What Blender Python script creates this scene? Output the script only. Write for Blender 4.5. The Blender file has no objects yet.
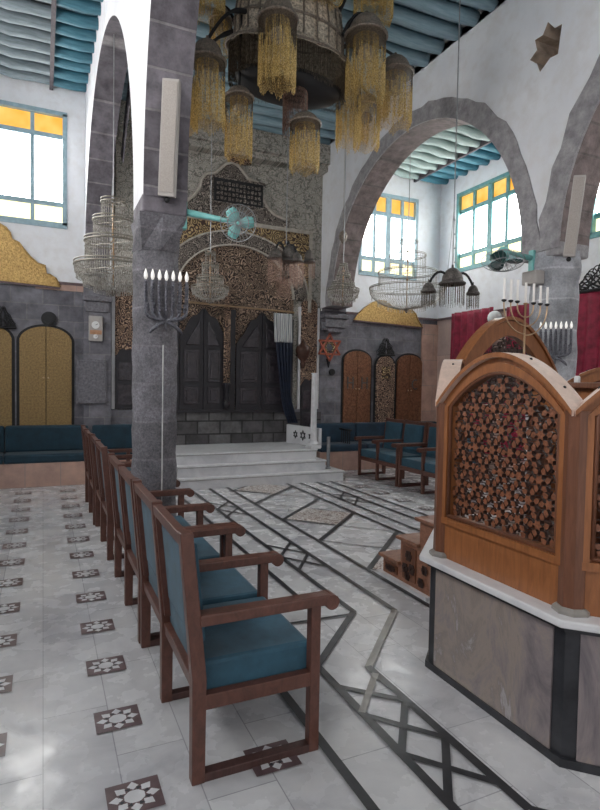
import bpy, bmesh, math, random
import numpy as np
from mathutils import Vector, Matrix
from mathutils.geometry import tessellate_polygon
random.seed(7)
PI = math.pi
C = bpy.context.scene.collection
# ------------------------------------------------------------------ camera frame (also used to measure the place)
F = 560.0; W2, H2 = 300.0, 405.0
v1 = np.array([43-W2, H2-379, -F]); t = math.tan(math.radians(1.0))
a = (-F*F - v1[1]*(v1[1]+v1[0]*t))/(v1[0]-v1[1]*t); b = v1[1]-(a-v1[0])*t
cx = np.array([a, b, -F]); cx /= np.linalg.norm(cx); cy = v1/np.linalg.norm(v1); cz = np.cross(cx, cy)
RR = np.array([cx, cy, cz]); EYE = np.array([0, 0, 1.5])
def _ray(u, v): return RR @ np.array([u-W2, H2-v, -F])
def onY(u, v, y): d = _ray(u, v); return Vector(EYE + d*(y/d[1]))
def onX(u, v, x): d = _ray(u, v); return Vector(EYE + d*(x/d[0]))
def onZ(u, v, z): d = _ray(u, v); return Vector(EYE + d*((z-1.5)/d[2]))
cam = bpy.data.cameras.new('camera'); co = bpy.data.objects.new('camera', cam); C.objects.link(co)
M4 = Matrix([[*RR[i], EYE[i]] for i in range(3)] + [[0, 0, 0, 1]]); co.matrix_world = M4
cam.sensor_fit = 'VERTICAL'; cam.sensor_height = 36; cam.sensor_width = 36*600/810; cam.lens = F/810*36; cam.clip_end = 200; cam.clip_start = .01
bpy.context.scene.camera = co
# ------------------------------------------------------------------ materials
MT = {}
class N:
    def __init__(s, name):
        s.m = bpy.data.materials.new(name); s.m.use_nodes = True; s.t = s.m.node_tree; s.n = s.t.nodes; s.l = s.t.links
        s.b = s.n['Principled BSDF']; s.tc = s.n.new('ShaderNodeTexCoord'); s.co = s.tc.outputs['Object']; MT[name] = s.m
    def L(s, a, b): s.l.new(a, b); return b
    def new(s, k, **kw):
        n = s.n.new('ShaderNode'+k)
        for a, v in kw.items():
            setattr(n, a, v)
        return n
    def geo(s): return s.new('NewGeometry').outputs['Position']
    def swz(s, order, src=None, scale=(1,1,1)):
        sp = s.new('SeparateXYZ'); s.L(src or s.geo(), sp.inputs[0]); cb = s.new('CombineXYZ')
        for i, c in enumerate(order):
            if c in 'xyz':
                m = s.math('MULTIPLY', sp.outputs['xyz'.index(c)], scale[i]); s.L(m, cb.inputs[i])
        return cb.outputs[0]
    def math(s, op, a, b=None):
        n = s.new('Math', operation=op)
        for i, q in enumerate((a, b)):
            if q is None: continue
            if isinstance(q, (int, float)): n.inputs[i].default_value = q
            else: s.L(q, n.inputs[i])
        return n.outputs[0]
    def noise(s, scale, detail=4, rough=.55, vec=None, dist=0):
        n = s.new('TexNoise'); n.inputs['Scale'].default_value = scale; n.inputs['Detail'].default_value = detail
        n.inputs['Roughness'].default_value = rough; n.inputs['Distortion'].default_value = dist; s.L(vec or s.geo(), n.inputs['Vector']); return n.outputs['Fac']
    def vor(s, scale, vec=None, feature='F1', out='Distance', rnd=1):
        n = s.new('TexVoronoi', feature=feature); n.inputs['Scale'].default_value = scale; n.inputs['Randomness'].default_value = rnd
        s.L(vec or s.geo(), n.inputs['Vector']); return n.outputs[out]
    def ramp(s, fac, stops):
        n = s.new('ValToRGB'); s.L(fac, n.inputs[0]); e = n.color_ramp.elements
        while len(e) < len(stops): e.new(.5)
        for i, (p, c) in enumerate(stops): e[i].position = p; e[i].color = (*c, 1) if len(c) == 3 else c
        return n.outputs[0]
    def mix(s, fac, a, b, mode='MIX'):
        n = s.new('Mix', data_type='RGBA', blend_type=mode)
        for sock, q in ((n.inputs[0], fac), (n.inputs[6], a), (n.inputs[7], b)):
            if isinstance(q, (int, float)): sock.default_value = q
            elif isinstance(q, tuple): sock.default_value = (*q, 1)
            else: s.L(q, sock)
        return n.outputs[2]
    def col(s, c):
        if isinstance(c, tuple): s.b.inputs['Base Color'].default_value = (*c, 1)
        else: s.L(c, s.b.inputs['Base Color'])
        return s
    def set(s, rough=.5, metal=0, spec=None, **kw):
        s.b.inputs['Roughness'].default_value = rough; s.b.inputs['Metallic'].default_value = metal
        if spec is not None: s.b.inputs['Specular IOR Level'].default_value = spec
        for k, v in kw.items(): s.b.inputs[k].default_value = v
        return s
    def bump(s, h, strength=.4, dist=.01):
        n = s.new('Bump'); n.inputs['Strength'].default_value = strength; n.inputs['Distance'].default_value = dist
        s.L(h, n.inputs['Height']); s.L(n.outputs[0], s.b.inputs['Normal']); return s
def simple(name, c, rough=.5, metal=0, var=.25, scale=14, bump=0, spec=None):
    n = N(name); lo = tuple(x*(1-var) for x in c); hi = tuple(min(1, x*(1+var)) for x in c)
    f = n.noise(scale); n.col(n.ramp(f, [(.3, lo), (.7, hi)])); n.set(rough, metal, spec)
    if bump: n.bump(f, bump, .01)
    return n
def brick(n, vec, bw, bh, c1, c2, mortar, ms=.02, nscale=9, nstr=.5, bstr=.5):
    br = n.new('TexBrick'); n.L(vec, br.inputs['Vector'])
    for k, v in (('Scale', 1), ('Brick Width', bw), ('Row Height', bh), ('Mortar Size', ms), ('Mortar Smooth', .3), ('Bias', 0)): br.inputs[k].default_value = v
    br.inputs['Color1'].default_value = (*c1, 1); br.inputs['Color2'].default_value = (*c2, 1); br.inputs['Mortar'].default_value = (*mortar, 1)
    f = n.noise(nscale, 6, .65); g = n.ramp(f, [(.3, (1-nstr,)*3), (.7, (1+nstr*.4,)*3)])
    n.col(n.mix(1.0, br.outputs['Color'], g, 'MULTIPLY'))
    h = n.math('SUBTRACT', n.noise(nscale*4, 5, .7), n.math('MULTIPLY', br.outputs['Fac'], 1.2)); n.bump(h, bstr, .015)
    return br
# plaster
n = N('plaster'); f = n.noise(1.3, 5, .6); f2 = n.noise(7, 4)
n.col(n.mix(n.ramp(f2, [(.45, (0,0,0)), (.75, (1,1,1))]), n.ramp(f, [(.3, (.74,.75,.79)), (.7, (.84,.85,.88))]), (.72,.71,.72))).set(.85).bump(n.noise(20, 4), .25, .01)
# marbles
n = N('floor_marble')
vein = n.noise(1.6, 8, .62, dist=1.6); v2 = n.noise(5, 6, .6, dist=.8)
base = n.ramp(vein, [(.3, (.40,.40,.43)), (.45, (.60,.60,.62)), (.6, (.70,.70,.71)), (.75, (.76,.75,.74))])
br = n.new('TexBrick'); n.L(n.swz('yx0'), br.inputs['Vector'])
for k, v in (('Scale', 1), ('Brick Width', .76), ('Row Height', .268), ('Mortar Size', .0025), ('Mortar Smooth', .1), ('Bias', 0)): br.inputs[k].default_value = v
br.inputs['Color1'].default_value = (.80,.80,.82,1); br.inputs['Color2'].default_value = (1.05,1.05,1.04,1); br.inputs['Mortar'].default_value = (.55,.55,.57,1)
n.col(n.mix(1.0, n.mix(.25, base, n.ramp(v2, [(.35, (.54,.54,.57)), (.65, (.74,.74,.75))])), br.outputs['Color'], 'MULTIPLY')).set(.24, spec=.5)
n.bump(n.noise(3, 3), .03, .01); n.L(n.ramp(n.noise(6, 4), [(.35, (.16,)*3), (.7, (.38,)*3)]), n.b.inputs['Roughness'])
n = N('dark_marble'); n.col(n.ramp(n.noise(9, 6, .6), [(.35, (.014,.015,.019)), (.75, (.045,.047,.055))])).set(.32)
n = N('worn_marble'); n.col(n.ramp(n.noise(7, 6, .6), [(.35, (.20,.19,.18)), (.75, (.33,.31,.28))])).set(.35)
simple('maroon_marble', (.13,.085,.09), .3); simple('white_marble', (.66,.66,.68), .3, var=.1)
n = N('inlay_field'); vv = n.vor(26, n.geo(), 'F1', 'Distance'); n.col(n.ramp(vv, [(.20, (.16,.09,.075)), (.28, (.62,.59,.57)), (.56, (.62,.59,.57)), (.66, (.26,.18,.15))])).set(.3)
n = N('step_marble'); f = n.noise(2.5, 7, .6, dist=1); n.col(n.ramp(f, [(.3, (.50,.50,.53)), (.6, (.68,.68,.70))])).set(.35)
n = N('bimah_marble'); f = n.noise(3.6, 10, .72, n.swz('xyz', scale=(1,1,.45)), 1.3)
n.col(n.ramp(f, [(.28, (.12,.105,.12)), (.42, (.24,.205,.21)), (.50, (.31,.255,.225)), (.57, (.23,.195,.185)), (.63, (.42,.39,.41)), (.72, (.25,.215,.215))])).set(.32)
n = N('pink_marble'); brick(n, n.swz('xz0'), .45, .5, (.62,.40,.32), (.54,.36,.31), (.42,.33,.3), .006, 4, .3, .08); n.set(.35)
n = N('pink_marble_side'); brick(n, n.swz('yz0'), .6, .7, (.62,.46,.40), (.55,.42,.38), (.42,.33,.3), .006, 3, .25, .08); n.set(.4)
# stone
n = N('basalt_wall'); brick(n, n.swz('xz0'), .42, .235, (.15,.145,.17), (.24,.235,.265), (.24,.23,.24), .008, 5, .5, .4); n.set(.75)
n = N('ark_base_stone'); brick(n, n.swz('xz0'), .38, .215, (.065,.06,.065), (.15,.145,.15), (.03,.03,.03), .014, 5, .6, .5); n.set(.75)
n = N('basalt_arch'); brick(n, n.swz('xz0'), 3., .27, (.15,.135,.155), (.25,.23,.26), (.30,.28,.29), .010, 7, .55, .6); n.set(.85)
n = N('brown_arch'); brick(n, n.swz('xz0'), 3., .23, (.21,.165,.16), (.29,.235,.23), (.20,.17,.165), .010, 8, .5, .6); n.set(.85)
n = N('ring_stone'); n.col(n.ramp(n.noise(9, 7, .7), [(.3, (.24,.225,.24)), (.5, (.36,.345,.36)), (.7, (.50,.49,.50))])).set(.9).bump(n.noise(30, 6, .7), .8, .03)
for nm, c1, c2, mo, xy in (('column_stone', (.075,.072,.08), (.27,.26,.285), (.30,.285,.29), (.83, 4.65)), ('pier_stone', (.30,.31,.335), (.46,.47,.50), (.5,.5,.5), (4.70, 4.12))):
    n = N(nm); sp = n.new('SeparateXYZ'); n.L(n.geo(), sp.inputs[0])
    an = n.math('ARCTAN2', n.math('SUBTRACT', sp.outputs[1], xy[1]), n.math('SUBTRACT', sp.outputs[0], xy[0]))
    cb = n.new('CombineXYZ'); n.L(n.math('MULTIPLY', an, .2), cb.inputs[0])
    n.L(n.math('ADD', sp.outputs[2], n.math('MULTIPLY', n.noise(5, 3), .05)), cb.inputs[1])
    br = n.new('TexBrick'); n.L(cb.outputs[0], br.inputs['Vector'])
    for k, v in (('Scale', 1), ('Brick Width', 3), ('Row Height', .30), ('Mortar Size', .012), ('Mortar Smooth', .6), ('Bias', 0)): br.inputs[k].default_value = v
    br.inputs['Color1'].default_value = (.85,.85,.85,1); br.inputs['Color2'].default_value = (1.1,1.1,1.12,1); br.inputs['Mortar'].default_value = (1.28,1.26,1.26,1)
    f = n.ramp(n.noise(55, 6, .85), [(.32, c1), (.5, tuple((p+q)/2 for p, q in zip(c1, c2))), (.68, c2)])
    g = n.ramp(n.noise(5, 6, .7), [(.32, (.62,)*3), (.7, (1.4,)*3)])
    n.col(n.mix(1, n.mix(1, f, g, 'MULTIPLY'), br.outputs['Color'], 'MULTIPLY')).set(.8); n.bump(n.noise(45, 6, .8), .7, .012)
# painted wood of ceilings: pale along most of the span, strong blue past the cross joist
def beammat(name, lo, hi, x0, c2lo, c2hi, sgn=1):
    n = N(name); g = n.noise(6, 5, .6, n.swz('xyz', scale=(.6,6,6)))
    A = n.ramp(g, [(.3, lo), (.7, hi)]); B = n.ramp(g, [(.3, c2lo), (.7, c2hi)])
    sp = n.new('SeparateXYZ'); n.L(n.geo(), sp.inputs[0]); f = n.math('GREATER_THAN', n.math('MULTIPLY', sp.outputs[0], sgn), x0*sgn)
    n.col(n.mix(f, A, B)).set(.6)
beammat('beam_left', (.13,.17,.19), (.26,.31,.34), .11, (.03,.12,.17), (.08,.22,.28))
beammat('beam_nave', (.24,.38,.45), (.40,.55,.62), 2.0, (.24,.38,.45), (.40,.55,.62))
beammat('beam_right', (.22,.30,.29), (.38,.46,.44), 6.45, (.03,.14,.20), (.08,.26,.34))
beammat('board_left', (.11,.12,.13), (.19,.20,.22), .11, (.02,.09,.14), (.05,.17,.23))
beammat('board_nave', (.12,.22,.28), (.22,.34,.41), 2.0, (.12,.22,.28), (.22,.34,.41))
beammat('board_right', (.10,.14,.14), (.17,.22,.21), 6.45, (.06,.20,.28), (.12,.32,.42))
simple('joist_wood', (.07,.06,.07), .7)
simple('window_paint', (.30,.42,.48), .5, var=.15); simple('window_teal', (.13,.32,.33), .5, var=.2)
# wood
def wood(name, c, rough=.4, sc=(9,9,1.2), var=.35):
    n = N(name); g = n.noise(6, 6, .65, n.swz('xyz', scale=sc), .6)
    n.col(n.ramp(g, [(.28, tuple(x*(1-var) for x in c)), (.5, c), (.72, tuple(x*(1+var) for x in c))])).set(rough).bump(g, .12, .004)
wood('chair_wood', (.115,.047,.034), .38, (5,5,3)); wood('chair_wood_dark', (.07,.032,.028), .5)
wood('bimah_wood', (.28,.105,.038), .36, (7,7,1), .3); wood('bimah_wood_dark', (.15,.058,.03), .4, (10,10,1)); wood('pale_wood', (.66,.50,.42), .45, (4,4,4), .15)
wood('lattice_wood', (.20,.075,.038), .4, (14,14,14), .6); wood('step_wood', (.26,.12,.075), .45, (3,3,6)); simple('lattice_dark', (.05,.025,.02), .5)
n = N('ark_door_wood'); n.col(n.ramp(n.noise(14, 6, .7), [(.3, (.008,.008,.012)), (.7, (.026,.023,.03))])).set(.45).bump(n.noise(40, 5), .3, .01)
n = N('ark_panel_wood'); n.col(n.ramp(n.noise(16, 6, .7), [(.3, (.018,.016,.022)), (.7, (.06,.052,.062))])).set(.22).bump(n.noise(40, 5), .4, .01)  # door wood lightened in colour so raised panels look highlighted
# fabric
for nm, c in (('blue_seat', (.022,.075,.115)), ('navy_bench', (.012,.035,.062)), ('teal_bench', (.008,.034,.055))):
    n = N(nm); g = n.noise(6, 5, .7); n.col(n.ramp(g, [(.3, tuple(x*.75 for x in c)), (.7, tuple(x*1.5 for x in c))])).set(.75, **{'Sheen Weight': .12}).bump(n.noise(220, 3), .2, .003)
simple('burgundy', (.27,.014,.045), .65, var=.4, scale=9); simple('navy_curtain', (.006,.012,.032), .7, var=.4); n = N('striped_cloth')
w = n.new('TexWave'); w.bands_direction = 'X'; w.inputs['Scale'].default_value = 14; n.L(n.geo(), w.inputs['Vector']); n.col(n.ramp(w.outputs[0], [(.4, (.60,.60,.60)), (.8, (.30,.33,.37))])).set(.7)
# metals
def hammered(name, c, c2, rough, metal, sc=30):
    n = N(name); g = n.noise(sc, 5, .75); v = n.vor(sc*1.7)
    n.col(n.ramp(g, [(.35, c2), (.6, c)])).set(rough, metal).bump(n.math('ADD', v, g), .55, .01)
hammered('gold_sheet', (.62,.41,.16), (.33,.20,.075), .42, .75); hammered('gold_door', (.40,.27,.12), (.24,.16,.075), .5, .6, 40)
hammered('copper_door', (.30,.14,.075), (.14,.065,.04), .5, .5, 26); hammered('silver_relief', (.22,.22,.25), (.08,.08,.10), .45, .7, 60)
hammered('old_brass', (.33,.27,.22), (.11,.095,.08), .4, .2, 60); hammered('dark_brass', (.17,.15,.14), (.06,.055,.05), .45, .4, 60); hammered('pierced_brass', (.78,.67,.53), (.14,.12,.095), .5, .0, 38)
simple('black_iron', (.014,.014,.016), .6); simple('brass', (.55,.38,.24), .32, .85, var=.12); simple('steel', (.35,.35,.37), .35, .8)
simple('cream_plastic', (.42,.39,.37), .5, var=.08); simple('speaker_grille', (.40,.36,.33), .7, var=.12, scale=120)
simple('turquoise', (.22,.56,.54), .35, var=.12); simple('dark_green_blade', (.015,.09,.085), .35); simple('white_paint', (.8,.8,.8), .4, var=.05)
simple('wire_grey', (.32,.33,.34), .4, .4); simple('red_paint', (.36,.09,.05), .5); simple('cord', (.55,.55,.55), .6); simple('grey_stone', (.17,.165,.185), .7, var=.35, scale=30, bump=.3)
simple('bronze_urn', (.075,.035,.025), .45, .3); simple('dial_orange', (.5,.27,.15), .5); simple('dark_glass', (.03,.03,.03), .15)
n = N('bulb_white'); n.col((.95,.93,.9)).set(.2); n.b.inputs['Emission Color'].default_value = (1,.96,.9,1); n.b.inputs['Emission Strength'].default_value = .35
n = N('candle'); n.col((.86,.83,.80)).set(.5)
n = N('globe_glass'); n.col((.55,.50,.44)).set(.15); n.b.inputs['Alpha'].default_value = .55
n = N('bead_gold'); g = n.noise(75, 4, .9); n.col(n.ramp(g, [(.36, (.10,.07,.035)), (.46, (.55,.35,.10)), (.60, (1.,.80,.38))])).set(.2, .0)
n = N('bead_dark'); g = n.noise(60, 4, .8); n.col(n.ramp(g, [(.35, (.03,.025,.02)), (.55, (.13,.10,.07)), (.75, (.34,.27,.18))])).set(.3, .3)
n = N('bead_rose'); g = n.noise(60, 4, .8); n.col(n.ramp(g, [(.35, (.10,.05,.04)), (.55, (.32,.19,.14)), (.75, (.55,.40,.32))])).set(.3, .3)
n = N('crystal'); g = n.noise(45, 4, .9); n.col(n.ramp(g, [(.35, (.22,.20,.18)), (.5, (.58,.55,.50)), (.62, (.92,.90,.86))])).set(.12, 0); n.b.inputs['Alpha'].default_value = .8
simple('crystal_rim', (.30,.28,.24), .35, .5)
n = N('yellow_glass'); g = n.noise(3, 2, vec=n.geo()); n.col((.2,.09,.01)).set(.2); n.L(n.ramp(g, [(.3, (1,.40,.03)), (.7, (1,.68,.20))]), n.b.inputs['Emission Color']); n.b.inputs['Emission Strength'].default_value = .95
n = N('pale_yellow_glass'); n.col((.4,.35,.2)).set(.2); n.b.inputs['Emission Color'].default_value = (1,.90,.55,1); n.b.inputs['Emission Strength'].default_value = 1.6
n = N('added_glass'); n.col((.9,.95,1)).set(.1); n.b.inputs['Emission Color'].default_value = (1,.985,.97,1); n.b.inputs['Emission Strength'].default_value = 8  # glow for the unseen windows added in the left wall
n = N('day_glass'); n.col((.9,.95,1)).set(.1); n.b.inputs['Emission Color'].default_value = (1,.985,.96,1); n.b.inputs['Emission Strength'].default_value = 13
# carved / painted ark wall
n = N('arabesque'); vec = n.swz('xz0'); nz = n.new('TexNoise'); nz.inputs['Scale'].default_value = 7; nz.inputs['Detail'].default_value = 4; n.L(vec, nz.inputs['Vector'])
mm = n.mix(.16, vec, nz.outputs['Color'], 'LINEAR_LIGHT'); e = n.vor(6, mm, 'DISTANCE_TO_EDGE'); d = n.vor(6, mm, 'F1')
curl = n.math('SINE', n.math('MULTIPLY', d, 40)); k = n.ramp(curl, [(.45, (0,0,0)), (.62, (1,1,1))])
c = n.mix(k, (.50,.46,.41), (.17,.20,.18)); c = n.mix(n.ramp(e, [(.02, (1,1,1)), (.05, (0,0,0))]), c, (.12,.12,.10))
n.col(n.mix(.2, c, n.ramp(n.noise(3, 4), [(.3, (.30,.26,.23)), (.7, (.46,.41,.37))]))).set(.7).bump(curl, .25, .01)
def carved(name, hi, mid, lo, sc):
    n = N(name); vec = n.swz('xz0'); nz = n.new('TexNoise'); nz.inputs['Scale'].default_value = sc*.5; n.L(vec, nz.inputs['Vector'])
    mm = n.mix(.08, vec, nz.outputs['Color'], 'LINEAR_LIGHT'); d = n.vor(sc, mm, 'F1'); s = n.math('SINE', n.math('MULTIPLY', d, 24)); q = n.math('ADD', n.math('MULTIPLY', s, .5), n.math('MULTIPLY', n.noise(sc*5, 4, .8), .9))
    n.col(n.ramp(q, [(.25, lo), (.55, mid), (.9, hi)])).set(.6).bump(q, .9, .02)
carved('carved_brown', (.52,.38,.28), (.21,.13,.09), (.035,.022,.018), 12); carved('carved_gold', (.62,.46,.24), (.32,.21,.10), (.07,.04,.03), 9)
carved('carved_grey', (.46,.40,.35), (.22,.18,.155), (.06,.05,.045), 13); carved('carved_rose', (.58,.40,.28), (.28,.16,.11), (.06,.035,.03), 13)
simple('cream_moulding', (.42,.38,.33), .6, var=.2); simple('hole_mortar', (.45,.36,.29), .9, scale=8, bump=.5, var=.4); simple('ochre', (.48,.33,.13), .6)
# ------------------------------------------------------------------ mesh helpers
def BM(): return bmesh.new()
def face(bm, vs, mi=0):
    try: f = bm.faces.new(vs); f.material_index = mi; return f
    except ValueError: return None
def box(bm, x0, x1, y0, y1, z0, z1, mi=0, mat=None):
    v = [bm.verts.new((x, y, z)) for x in (x0, x1) for y in (y0, y1) for z in (z0, z1)]
    if mat is not None:
        for q in v: q.co = mat @ q.co
    for f in ((0,1,3,2), (4,6,7,5), (0,4,5,1), (2,3,7,6), (0,2,6,4), (1,5,7,3)): face(bm, [v[i] for i in f], mi)
def beam(bm, p, q, w, h, up=(0,0,1), mi=0):
    p, q = Vector(p), Vector(q); d = (q-p); L = d.length; d.normalize(); s = d.cross(Vector(up)); s.normalize(); u = s.cross(d)
    m = Matrix((( s.x, d.x, u.x, p.x), (s.y, d.y, u.y, p.y), (s.z, d.z, u.z, p.z), (0,0,0,1)))
    box(bm, -w/2, w/2, 0, L, -h/2, h/2, mi, m)
def tube(bm, pts, r, seg=8, mi=0, cap=True):
    pts = [Vector(p) for p in pts]; rs = r if isinstance(r, (list, tuple)) else [r]*len(pts); rings = []
    ref = None
    for i, p in enumerate(pts):
        d = (pts[min(i+1, len(pts)-1)]-pts[max(i-1, 0)]).normalized()
        if ref is None: ref = d.orthogonal().normalized()
        ref = (ref - d*ref.dot(d))
        ref = ref.normalized() if ref.length > 1e-5 else d.orthogonal().normalized()
        s = d.cross(ref); rings.append([bm.verts.new(p+(ref*math.cos(2*PI*k/seg)+s*math.sin(2*PI*k/seg))*rs[i]) for k in range(seg)])
    for a, b in zip(rings, rings[1:]):
        for k in range(seg): face(bm, [a[k], a[(k+1)%seg], b[(k+1)%seg], b[k]], mi)
    if cap: face(bm, rings[0][::-1], mi); face(bm, rings[-1], mi)
def lathe(bm, prof, c=(0,0,0), seg=20, mi=0, cap=True, sq=1):
    rings = []
    for r, z in prof: rings.append([bm.verts.new((c[0]+r*math.cos(2*PI*k/seg), c[1]+r*sq*math.sin(2*PI*k/seg), c[2]+z)) for k in range(seg)])
    for a, b in zip(rings, rings[1:]):
        for k in range(seg): face(bm, [a[k], a[(k+1)%seg], b[(k+1)%seg], b[k]], mi)
    if cap: face(bm, rings[0][::-1], mi); face(bm, rings[-1], mi)
def ball(bm, c, r, seg=12, sz=1, mi=0):
    lathe(bm, [(max(r*math.sin(PI*i/8), r*.02), -r*sz*math.cos(PI*i/8)) for i in range(9)], c, seg, mi)
def slab(bm, outer, holes, mp, d0, d1, mi=0, side=0, back=None, skip=()):
    """outline (2D) with holes; mp(u, v, d) -> 3D; extruded from depth d0 to d1"""
    loops = [outer]+list(holes); flat = [p for l in loops for p in l]
    tris = tessellate_polygon([[Vector((p[0], p[1], 0)) for p in l] for l in loops])
    A = [bm.verts.new(mp(p[0], p[1], d0)) for p in flat]; B = [bm.verts.new(mp(p[0], p[1], d1)) for p in flat]
    for tr in tris: face(bm, [A[i] for i in tr], mi); face(bm, [B[i] for i in tr][::-1], mi if back is None else back)
    k = 0
    for li, l in enumerate(loops):
        for i in range(len(l)):
            a, b2 = k+i, k+(i+1)%len(l)
            s = side(li, i) if callable(side) else side
            face(bm, [A[a], A[b2], B[b2], B[a]], s)
        k += len(l)
XZ = lambda u, v, d: (u, d, v)
YZ = lambda u, v, d: (d, u, v)
def obj(name, bm, mats, parent=None, smooth=False, bevel=0, world=True, subs=0):
    bmesh.ops.recalc_face_normals(bm, faces=bm.faces)
    me = bpy.data.meshes.new(name); bm.to_mesh(me); bm.free()
    for m in (mats if isinstance(mats, (list, tuple)) else [mats]): me.materials.append(MT[m])
    o = bpy.data.objects.new(name, me); C.objects.link(o)
    if smooth:
        for p in me.polygons: p.use_smooth = True
    off = None
    if parent is not None:
        o.parent = parent; r = parent
        off = Vector((0,0,0))
        while r is not None: off += r.location; r = r.parent
        if not world: off = None
    else:
        vs = [v.co for v in me.vertices]; mn = [min(v[i] for v in vs) for i in range(3)]; mx = [max(v[i] for v in vs) for i in range(3)]
        off = Vector(((mn[0]+mx[0])/2, (mn[1]+mx[1])/2, mn[2])); o.location = off
    if off is not None: me.transform(Matrix.Translation(-off))
    if bevel:
        bv = o.modifiers.new('bevel', 'BEVEL'); bv.width = bevel; bv.segments = 2; bv.limit_method = 'ANGLE'; bv.angle_limit = .6
    if smooth and not bevel:
        pass
    return o
def tag(o, label, cat, group=None):
    o['label'] = label; o['category'] = cat
    if group: o['group'] = group
    return o
def thing(name, label, cat, loc=(0,0,0), group=None):
    o = bpy.data.objects.new(name, None); o.empty_display_size = .05; C.objects.link(o); o.location = loc; return tag(o, label, cat, group)
def struct(name, bm, mats, **k):
    o = obj(name, bm, mats, **k); o['kind'] = 'structure'; return o
def dup(root, loc, label=None, rz=0, scale=None):
    def cp(o, par):
        c = o.copy(); C.objects.link(c); c.parent = par
        for ch in list(o.children): cp(ch, c)
        return c
    r = cp(root, None); r.location = loc; r.rotation_euler.z = rz
    if scale: r.scale = scale
    if label: r['label'] = label
    return r
def arc(cxx, czz, r, a0, a1, n, sz=1): return [(cxx+r*math.cos(a0+(a1-a0)*i/n), czz+sz*r*math.sin(a0+(a1-a0)*i/n)) for i in range(n+1)]
# ================================================================== FLOOR
bm = BM(); box(bm, -1.7, 7.2, -2.2, 9.1, -.12, 0, 0)
zc = [0.0008]
def fpoly(pts, mi, dz=0.0):
    zc[0] += .000004
    f = face(bm, [bm.verts.new((x, y, zc[0]+dz)) for x, y in pts], mi)
def strip(p, q, w, mi=1):
    p, q = Vector(p), Vector(q); d = (q-p).normalized(); s = Vector((-d.y, d.x))*w/2; fpoly([p-s, q-s, q+s, p+s], mi)
def medallion(x, y, w=.19, h=.165, f=1):
    fpoly([(x-w/2, y-h/2), (x+w/2, y-h/2), (x+w/2, y+h/2), (x-w/2, y+h/2)], 2)
    R = .034
    fpoly([(x+R*math.cos(k*PI/4+PI/8)*w/.19*1.15, y+R*math.sin(k*PI/4+PI/8)) for k in range(8)], 3, .0004)
    for k in range(8):
        an = k*PI/4; c, s_ = math.cos(an), math.sin(an)
        P = [(.040, 0), (.062, .021), (.090, 0), (.062, -.021)]
        fpoly([(x+(c*u-s_*v), y+(s_*u+c*v)*h/w) for u, v in P], 3, .0004)
        an += PI/8; c, s_ = math.cos(an), math.sin(an); P = [(.036, 0), (.056, .011), (.056, -.011)]
        fpoly([(x+(c*u-s_*v), y+(s_*u+c*v)*h/w) for u, v in P], 1, .0006)
for i in range(-3, 2):
    for k in range(-4, 13): medallion(.30+.532*i, 2.02+.508*k)
for x in (4.26, 4.80, 5.34, 5.88, 6.42):
    for k in range(6, 13):
        if k < 12 or x > 4.5: medallion(x, 5.49+.513*(k-8))
W = .042
strip((1.055, -1.5), (1.055, 7.75), W); strip((1.62, 7.75), (1.62, 3.4), .038)
for x in (1.855, 2.12): strip((x, 7.75), (x, 3.13 if x < 2 else 3.05), W)
# band that steps diagonally around the octagonal platform
strip((1.855, 3.14), (1.325, 2.60), W); strip((2.125, 3.06), (1.565, 2.48), W, 4); strip((1.20, 3.14), (1.855, 3.11), .025)
for x, y0, y1 in ((1.32, 2.61, 1.28), (1.565, 2.49, 1.40)): strip((x, y0), (x, y1), W)
strip((1.32, 1.28), (2.2, .40), W); strip((1.565, 1.40), (2.3, .66), W)
for y0, y1 in ((2.10, 1.81), (1.81, 1.52), (2.36, 2.12)):
    strip((1.32, y0+.02), (1.565, y1+.02), .034, 1); strip((1.565, y0+.05), (1.32, y1+.02), .034, 4 if y0 > 2.2 else 1)
for x0, x1 in ((1.855, 2.12), (3.52, 3.79)):
    for yc in ((4.39, 6.32, 2.5) if x0 < 2 else (6.36, 4.4)):
        if yc < 3: continue
        for s_ in (-.36, 0, .0):
            pass
        a0, a1, mid = yc-.38, yc+.38, yc
        strip((x0, a0), (x1, mid), .030); strip((x1, a0), (x0, mid), .030); strip((x0, mid), (x1, a1), .030); strip((x1, mid), (x0, a1), .030)
for x in (2.38, 3.30, 3.52, 3.79): strip((x, 7.75), (x, 2.9), W if x != 3.52 else .036)
strip((4.02, 7.75), (4.02, 2.5), .036)
XL, XR = 2.40, 3.28; ys = [5.60+.885*k for k in range(-4, 3)]
for k, y in enumerate(ys):
    orn = (k % 2 == 0)
    if orn: fpoly([(XL+.03, y), ((XL+XR)/2, y-.42), (XR-.03, y), ((XL+XR)/2, y+.42)], 5)
for y in ys[:-1]:
    strip((XL, y), (XR, y+.885), .05); strip((XR, y), (XL, y+.885), .018)
strip((XL, ys[-1]), ((XL+XR)/2+.02, 7.77), .045)
strip((1.05, 7.76), (4.2, 7.76), .02)
fl = struct('floor', bm, ['floor_marble', 'dark_marble', 'maroon_marble', 'white_marble', 'worn_marble', 'inlay_field'])
# ================================================================== WALLS
CL, CN, CR = 5.70, 5.66, 5.42     # ceilings
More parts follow.
